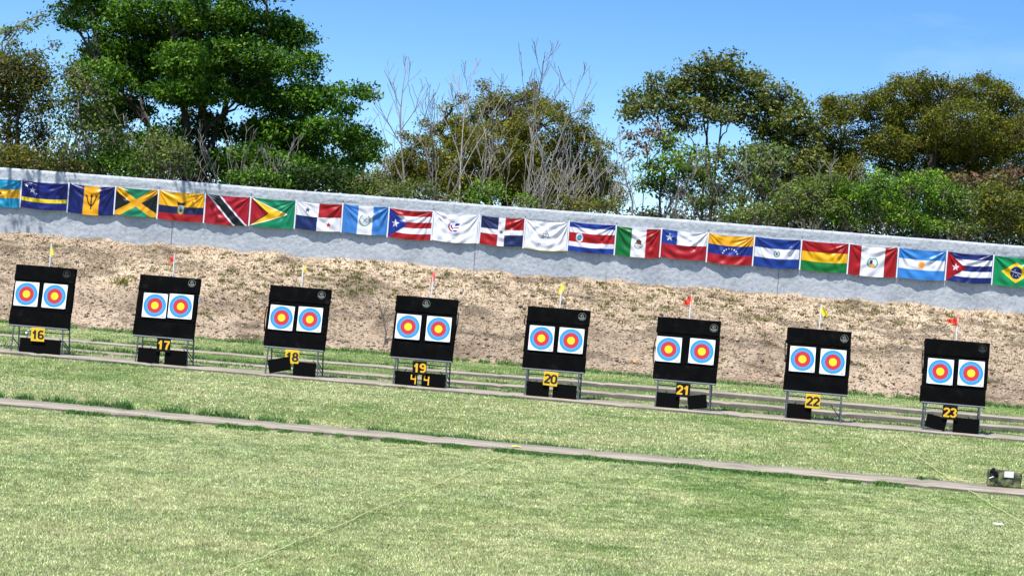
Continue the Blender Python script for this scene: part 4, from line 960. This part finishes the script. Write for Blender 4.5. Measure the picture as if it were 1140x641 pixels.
tree('olive_tree', 'broad round olive brown tree in the middle behind bare pale stems', 'tree', 565, 73.0, [(565, 200), (566, 150), (570, 118)], MID, .085, 46, .13, POY, M_BARKD, 21, dens=.66, depth=1.6, tr=.22, stems=3, twigs=.25, shell=.45)
for px, lobes, lb, sd_, pal in (
    (412, [(408,200,20,14),(430,212,22,9),(400,212,16,9)], 'yellow green shrub over the wall between the huge tree and bare trees', 22, PMX),
    (470, [(462,208,24,10),(490,218,22,8),(445,218,20,6)], 'green shrub over the wall above the striped star flag', 23, PMX),
    (552, [(545,212,24,12),(575,222,24,8),(525,222,16,7)], 'bright green shrub over the wall in front of the olive tree', 24, PB),
    (655, [(650,226,26,9),(676,228,20,10),(630,230,20,6)], 'dark olive shrub over the wall at the right foot of the olive tree', 25, PO)):
    tree('shrub', lb, 'shrub', px, 64.9, [(px, 225)], lobes, .08, 26, .13, pal, M_BARKM, sd_, dens=.75, depth=.5, tr=.04, stems=3)
# sparse tree right of centre
SP = [(752,122,22,9),(782,112,24,10),(820,118,24,10),(858,126,22,10),(838,196,20,10),(882,212,22,14),(906,180,18,18),(730,112,18,8),(768,76,14,7),(790,72,10,6),(845,88,14,8),(760,140,24,9),(800,128,24,10),(846,140,22,12),(830,170,20,9),(880,158,22,14),(872,186,22,14),(856,212,22,12),(900,196,20,14),(786,64,8,5),(818,62,8,5),(730,86,10,6),(706,108,10,6),(715,118,26,12),(745,98,28,14),(700,130,12,8),(778,90,30,14),(805,78,26,12),(832,92,26,14),(800,104,28,12),(764,116,24,8),(842,112,18,12),(870,110,26,16),(884,132,22,16),(862,150,24,14),(896,150,16,12),(826,130,14,10),(890,176,20,14),(850,182,16,10),(812,72,12,6),(868,200,20,12)]
tree('sparse_tree', 'open crowned tree with dark leathery leaves and bare lower limbs', 'tree', 790, 70.5, [(792, 225), (790, 180), (784, 140), (792, 100)], SP, .12, 22, .15, PD, M_BARKD, 31, dens=1.1, depth=1.2, tr=.07, stems=9, twigs=.8)
tree('sapling', 'light green sapling with sky showing through, left of the open crowned tree', 'sapling', 735, 67.0, [(735, 215), (738, 185), (742, 160)], [(742,160,14,10),(752,178,18,8),(728,186,16,8),(765,190,18,9),(742,200,20,8),(720,205,14,8),(772,172,14,7),(755,215,20,8),(785,200,16,8)], .12, 13, .17, PB, M_BARKM, 32, dens=2.0, depth=.6, tr=.045, stems=3, twigs=.9)
tree('sapling', 'leaning thin stemmed sapling with reddish brown leaf clusters', 'sapling', 707, 66.8, [(704, 225), (694, 190), (690, 150)], [(700,150,6,5),(720,146,8,5),(712,160,6,5),(735,150,7,4),(704,172,6,4),(742,156,6,4),(722,168,6,4),(730,140,5,4)], .12, 9, .12, PR, M_BARKG, 33, dens=2.5, depth=.6, tr=.04, stems=2, twigs=.9)
tree('sapling', 'yellow green sapling under the right side of the open crowned tree', 'sapling', 825, 66.5, [(826, 225), (836, 195), (846, 170)], [(800,172,16,9),(816,186,16,9),(782,190,14,8),(800,212,18,9),(776,224,16,8),(868,170,14,8),(846,165,14,7),(834,180,12,7),(860,182,14,7),(820,200,14,7),(846,204,16,8),(872,212,16,9),(826,222,16,7),(800,226,16,7)], .11, 13, .16, PS, M_BARKM, 34, dens=2.0, depth=.6, tr=.05, stems=3, twigs=.9)
# dense olive trees at the right
R1 = [(918,196,24,16),(950,208,24,14),(935,182,26,18),(905,150,10,10),(922,116,9,8),(978,112,10,9),(952,112,9,7),(935,120,20,14),(920,140,22,16),(955,130,18,14),(930,165,26,18),(962,160,22,18),(910,175,18,14),(945,190,24,14),(966,108,10,8)]
tree('olive_tree', 'narrow olive tree between the open crowned tree and the big right hand one', 'tree', 938, 71.5, [(940, 220), (938, 180), (940, 140)], R1, .080, 40, .13, PO, M_BARKD, 41, dens=1.0, depth=1.0, tr=.11, stems=4, twigs=.4, shell=.55)
R2 = [(1000,92,10,7),(1022,86,10,7),(1048,90,11,7),(1072,94,9,7),(1095,88,11,7),(1116,100,10,8),(985,108,9,8),(1132,118,9,9),(1000,205,30,14),(1045,205,36,14),(1095,200,40,16),(1135,210,26,18),(1015,160,36,22),(1075,160,40,22),(1010,105,30,18),(1045,108,34,18),(1090,105,34,18),(1120,125,28,20),(985,128,26,20),(1025,135,40,22),(1070,135,42,24),(1110,155,34,24),(990,160,26,20),(1040,168,42,18),(1085,172,40,18),(1135,150,22,26),(1125,185,26,14),(1000,185,24,12),(1060,190,36,10),(1160,140,30,30),(1175,175,30,25)]
tree('olive_tree', 'broad dense dark olive tree filling the top right corner', 'tree', 1030, 72.0, [(1032, 225), (1034, 190), (1045, 150), (1055, 120)], R2, .082, 42, .135, PO, M_BARKD, 42, dens=1.0, depth=1.5, tr=.15, stems=7, twigs=.3, shell=.55)
for px, lobes, lb, sd_, pal, lf in (
    (905, [(900,216,26,18),(925,208,20,16),(880,222,18,12),(888,236,22,9),(930,234,24,10)], 'olive green shrub over the wall above the plain tricolour flag', 51, PS, .11),
    (962, [(955,222,24,18),(978,206,22,16),(938,212,16,12),(985,232,24,12),(945,244,24,8)], 'vivid green shrub over the wall above the wreathed shield flag', 52, PB, .11),
    (1022, [(1015,212,24,18),(1040,204,20,14),(1000,228,20,14),(1052,216,16,14),(1045,234,26,14),(1010,240,26,10),(1030,250,28,8)], 'vivid green shrub over the wall above the golden sun flag', 53, PB, .11),
    (1078, [(1070,226,24,18),(1092,232,22,18),(1100,216,18,12),(1070,252,26,8)], 'mid green shrub over the wall above the red triangle flag', 54, PS, .11),
    (1122, [(1115,222,24,18),(1140,230,22,18),(1120,248,30,12),(1150,250,24,14)], 'dark olive shrub over the wall in the far right corner', 55, PO, .12),
    (845, [(838,236,24,9),(864,238,22,10),(820,242,18,7)], 'thin grey green shrub over the wall right of the sapling stems', 56, PS, .10)):
    tree('shrub', lb, 'shrub', px, 65.0, [(px, 240)], lobes, lf*.8, 28, .13, pal, M_BARKM, sd_, dens=1.0, depth=.7, tr=.035, stems=5, twigs=.6)
tree('shrub', 'shrub with clusters of dry reddish brown leaves at the right', 'shrub', 1085, 66.5, [(1085, 230), (1085, 205)], [(1066,200,12,7),(1085,204,14,7),(1106,198,12,8),(1122,206,10,7),(1098,214,12,6),(1072,214,10,6),(1130,192,8,6)], .12, 13, .15, PR+[(.13, .13, .04)], M_BARKM, 57, dens=2.0, depth=.6, tr=.05, stems=3, twigs=.7)

# ---- leafless trees and brush
def leader(paths, p, d, L_, r, depth, rs, nk=8, f0=.3, ang=.62, wob=.07):
    n = 10; P = [np.array(p, float)]; dd = np.array(d, float)
    for s_ in range(n):
        dd = dd+np.array([rs.gauss(0, wob), rs.gauss(0, wob), .05]); dd /= np.linalg.norm(dd); P.append(P[-1]+dd*L_/n)
    P = np.array(P); rad = np.maximum(.007, r*(1-np.linspace(0, 1, n+1)**1.1*.86)); paths.append((P, rad))
    if depth == 0: return
    a0 = rs.uniform(0, 6.28)
    for q in range(nk):
        f = f0+(1-f0)*(q+rs.uniform(.1, .9))/nk; k = min(n-1, int(f*n)); t_ = f*n-k; b0 = P[k]*(1-t_)+P[k+1]*t_; tg = P[k+1]-P[k]; tg /= np.linalg.norm(tg)
        a0 += 2.4+rs.uniform(-.5, .5); side = np.array([math.cos(a0), math.sin(a0)*.8, 0]); a = ang*rs.uniform(.65, 1.3)
        nd = tg*math.cos(a)+side*math.sin(a); nd /= np.linalg.norm(nd)
        leader(paths, b0, nd, L_*(1.08-f)*rs.uniform(.50, .85)+.12, rad[k]*.62, depth-1, rs, max(3, int(nk*.6)), .25, ang*.95, wob*1.3)
def bare(name, label, cat, px, Yt, py_top, r, seed, bark, lean=0., nst=1, depth=2, spread=.55, fan=.0, group='leafless trees and brush behind the wall', nk=8, f0=.38, **kw):
    rs = random.Random(seed); b0 = at(px, 240, Yt); b0[2] = TZ; top = at(px, py_top, Yt)[2]-TZ
    paths = []
    for e in range(nst):
        d = np.array([lean+rs.uniform(-1, 1)*fan, rs.uniform(-.3, .3)*fan, 1.0]); d /= np.linalg.norm(d)
        h = top*(rs.uniform(.55, 1.0) if nst > 1 else 1)
        leader(paths, np.array([rs.uniform(-.9, .9)*(nst > 1)*min(1.5, nst*.14), rs.uniform(-.5, .5)*(nst > 1), -.1]), d, h, r*rs.uniform(.7, 1.1), depth, rs, nk, f0, spread, .09 if nst > 1 else .06)
    root = empty(name, b0); tag(root, label, cat, group); o = tube_obj('branches', paths, bark, root, 5)
    me_ = o.data; co = np.empty(len(me_.vertices)*3); me_.vertices.foreach_get('co', co); co = co.reshape(-1, 3); co[:, 2] *= top/co[:, 2].max(); me_.vertices.foreach_set('co', co.astype(np.float32).ravel()); me_.update()
    return root
bare('bare_tree', 'leafless grey tree nearest the right of the huge dark tree', 'bare tree', 464, 66.5, 60, .055, 5, M_BARKG, -.06, nk=9)
bare('bare_tree', 'leafless tree with pale trunk, second of the bare trees from the left', 'bare tree', 508, 66.0, 57, .06, 8, M_BARKP, .0, nk=9, f0=.45)
bare('bare_tree', 'tallest dark leafless tree in front of the round olive tree', 'bare tree', 577, 66.6, 38, .065, 13, M_BARKM, .03, nk=8, f0=.5)
bare('bare_tree', 'leafless tree with a wide forked top right of the tallest bare one', 'bare tree', 600, 66.3, 66, .05, 21, M_BARKG, .12, nk=7, spread=.62)
bare('bare_tree', 'short leafless tree between the two left bare trees', 'bare tree', 486, 67.5, 98, .04, 34, M_BARKM, .0)
bare('bare_tree', 'far thin leafless tree seen past the end of the huge tree', 'bare tree', 396, 78.0, 98, .045, 41, M_BARKM, .0, nst=4, fan=.25, depth=2, nk=6)
bare('bare_tree', 'thin bare tree poking up left of the huge dark tree', 'bare tree', 60, 74.0, 28, .05, 43, M_BARKM, .12, nst=5, fan=.25, depth=2, nk=6)
bare('bare_tree', 'leafless spindly tree standing left of the tallest bare one', 'bare tree', 545, 67.2, 80, .045, 47, M_BARKM, -.03, nk=7)
bare('dead_brush', 'tangle of pale dead stems leaning right in front of the olive tree', 'brush', 590, 65.4, 132, .020, 51, M_BARKP, .42, nst=8, fan=.45, depth=2, nk=5, spread=.5)
bare('dead_brush', 'tangle of pale dead stems below the tallest bare tree', 'brush', 556, 65.6, 140, .022, 52, M_BARKP, .12, nst=6, fan=.5, depth=2, nk=5)
bare('dead_brush', 'pale dead stems at the right foot of the olive tree', 'brush', 632, 65.3, 162, .022, 53, M_BARKP, .45, nst=7, fan=.5, depth=2, nk=4)
bare('dead_brush', 'grey dead stems among shrubs under the left bare trees', 'brush', 470, 65.6, 150, .020, 54, M_BARKG, .0, nst=9, fan=.6, depth=2, nk=5)
bare('dead_brush', 'grey dead stems under the open crowned tree', 'brush', 775, 66.0, 150, .022, 55, M_BARKG, .05, nst=9, fan=.6, depth=2, nk=5)
bare('dead_brush', 'grey dead stems right of the open crowned tree', 'brush', 880, 66.2, 160, .024, 56, M_BARKG, -.05, nst=10, fan=.6, depth=2, nk=5)
bare('dead_brush', 'grey dead stems under the huge dark tree', 'brush', 255, 65.6, 130, .02, 57, M_BARKG, .0, nst=12, fan=.7, depth=2, nk=5)
bare('dead_brush', 'grey dead stems at the far left of the wall', 'brush', 120, 65.6, 118, .018, 58, M_BARKG, .0, nst=10, fan=.6, depth=2, nk=5)
bare('dead_brush', 'grey dead stems among the vivid shrubs on the right', 'brush', 1060, 66.0, 195, .02, 59, M_BARKG, .0, nst=9, fan=.6, depth=2, nk=5)
# far-off undergrowth that closes the view below the crowns: one mass
rs = np.random.default_rng(77); cents, pal_c, stem = [], [], []
def thick(px0, px1, ztop, n):
    x0, x1 = at(px0, 240, 77)[0], at(px1, 240, 77)[0]
    x = rs.uniform(x0, x1, n); y = 77+rs.uniform(-2, 2.5, n); hh = ztop*(.45+.75*fbm(x*.5, y*.3, 91)); z = TZ-.1+rs.uniform(0, 1, n)**.8*hh
    return np.stack([x, y, z], 1)
C1 = np.concatenate([thick(-60, 430, 3.4, 2300), thick(860, 1230, 4.0, 2600), thick(420, 700, 2.0, 1000), thick(690, 880, 2.7, 1100)])
V, Fq, C = leaf_cloud(C1, 14, .25, .16, [(.030, .060, .012), (.045, .075, .018), (.075, .085, .035), (.09, .08, .045)], rs)
paths = []
for q in range(420):
    c = C1[rs.integers(len(C1))]; b_ = np.array([c[0]+rs.normal(0, .4), c[1]-.6, TZ-.1]); e_ = np.array([c[0]+rs.normal(0, .5), c[1]-.6, TZ+rs.uniform(1.2, 4.0)])
    paths.append((bez(b_, (b_+e_)/2+rs.normal(0, .25, 3), e_, 6), np.linspace(.022, .008, 6)))
V2, F2 = tube_arrays(paths, 4)
th = np_mesh('thicket', np.concatenate([V, V2]), [np.concatenate([Fq, F2+len(V)])], M_LEAF, np.concatenate([C, np.tile(np.array([[.26, .235, .21]]), (len(V2), 1))]))
tag(link('thicket', th), 'distant undergrowth and grey stems behind the trees', 'undergrowth', kind='stuff')
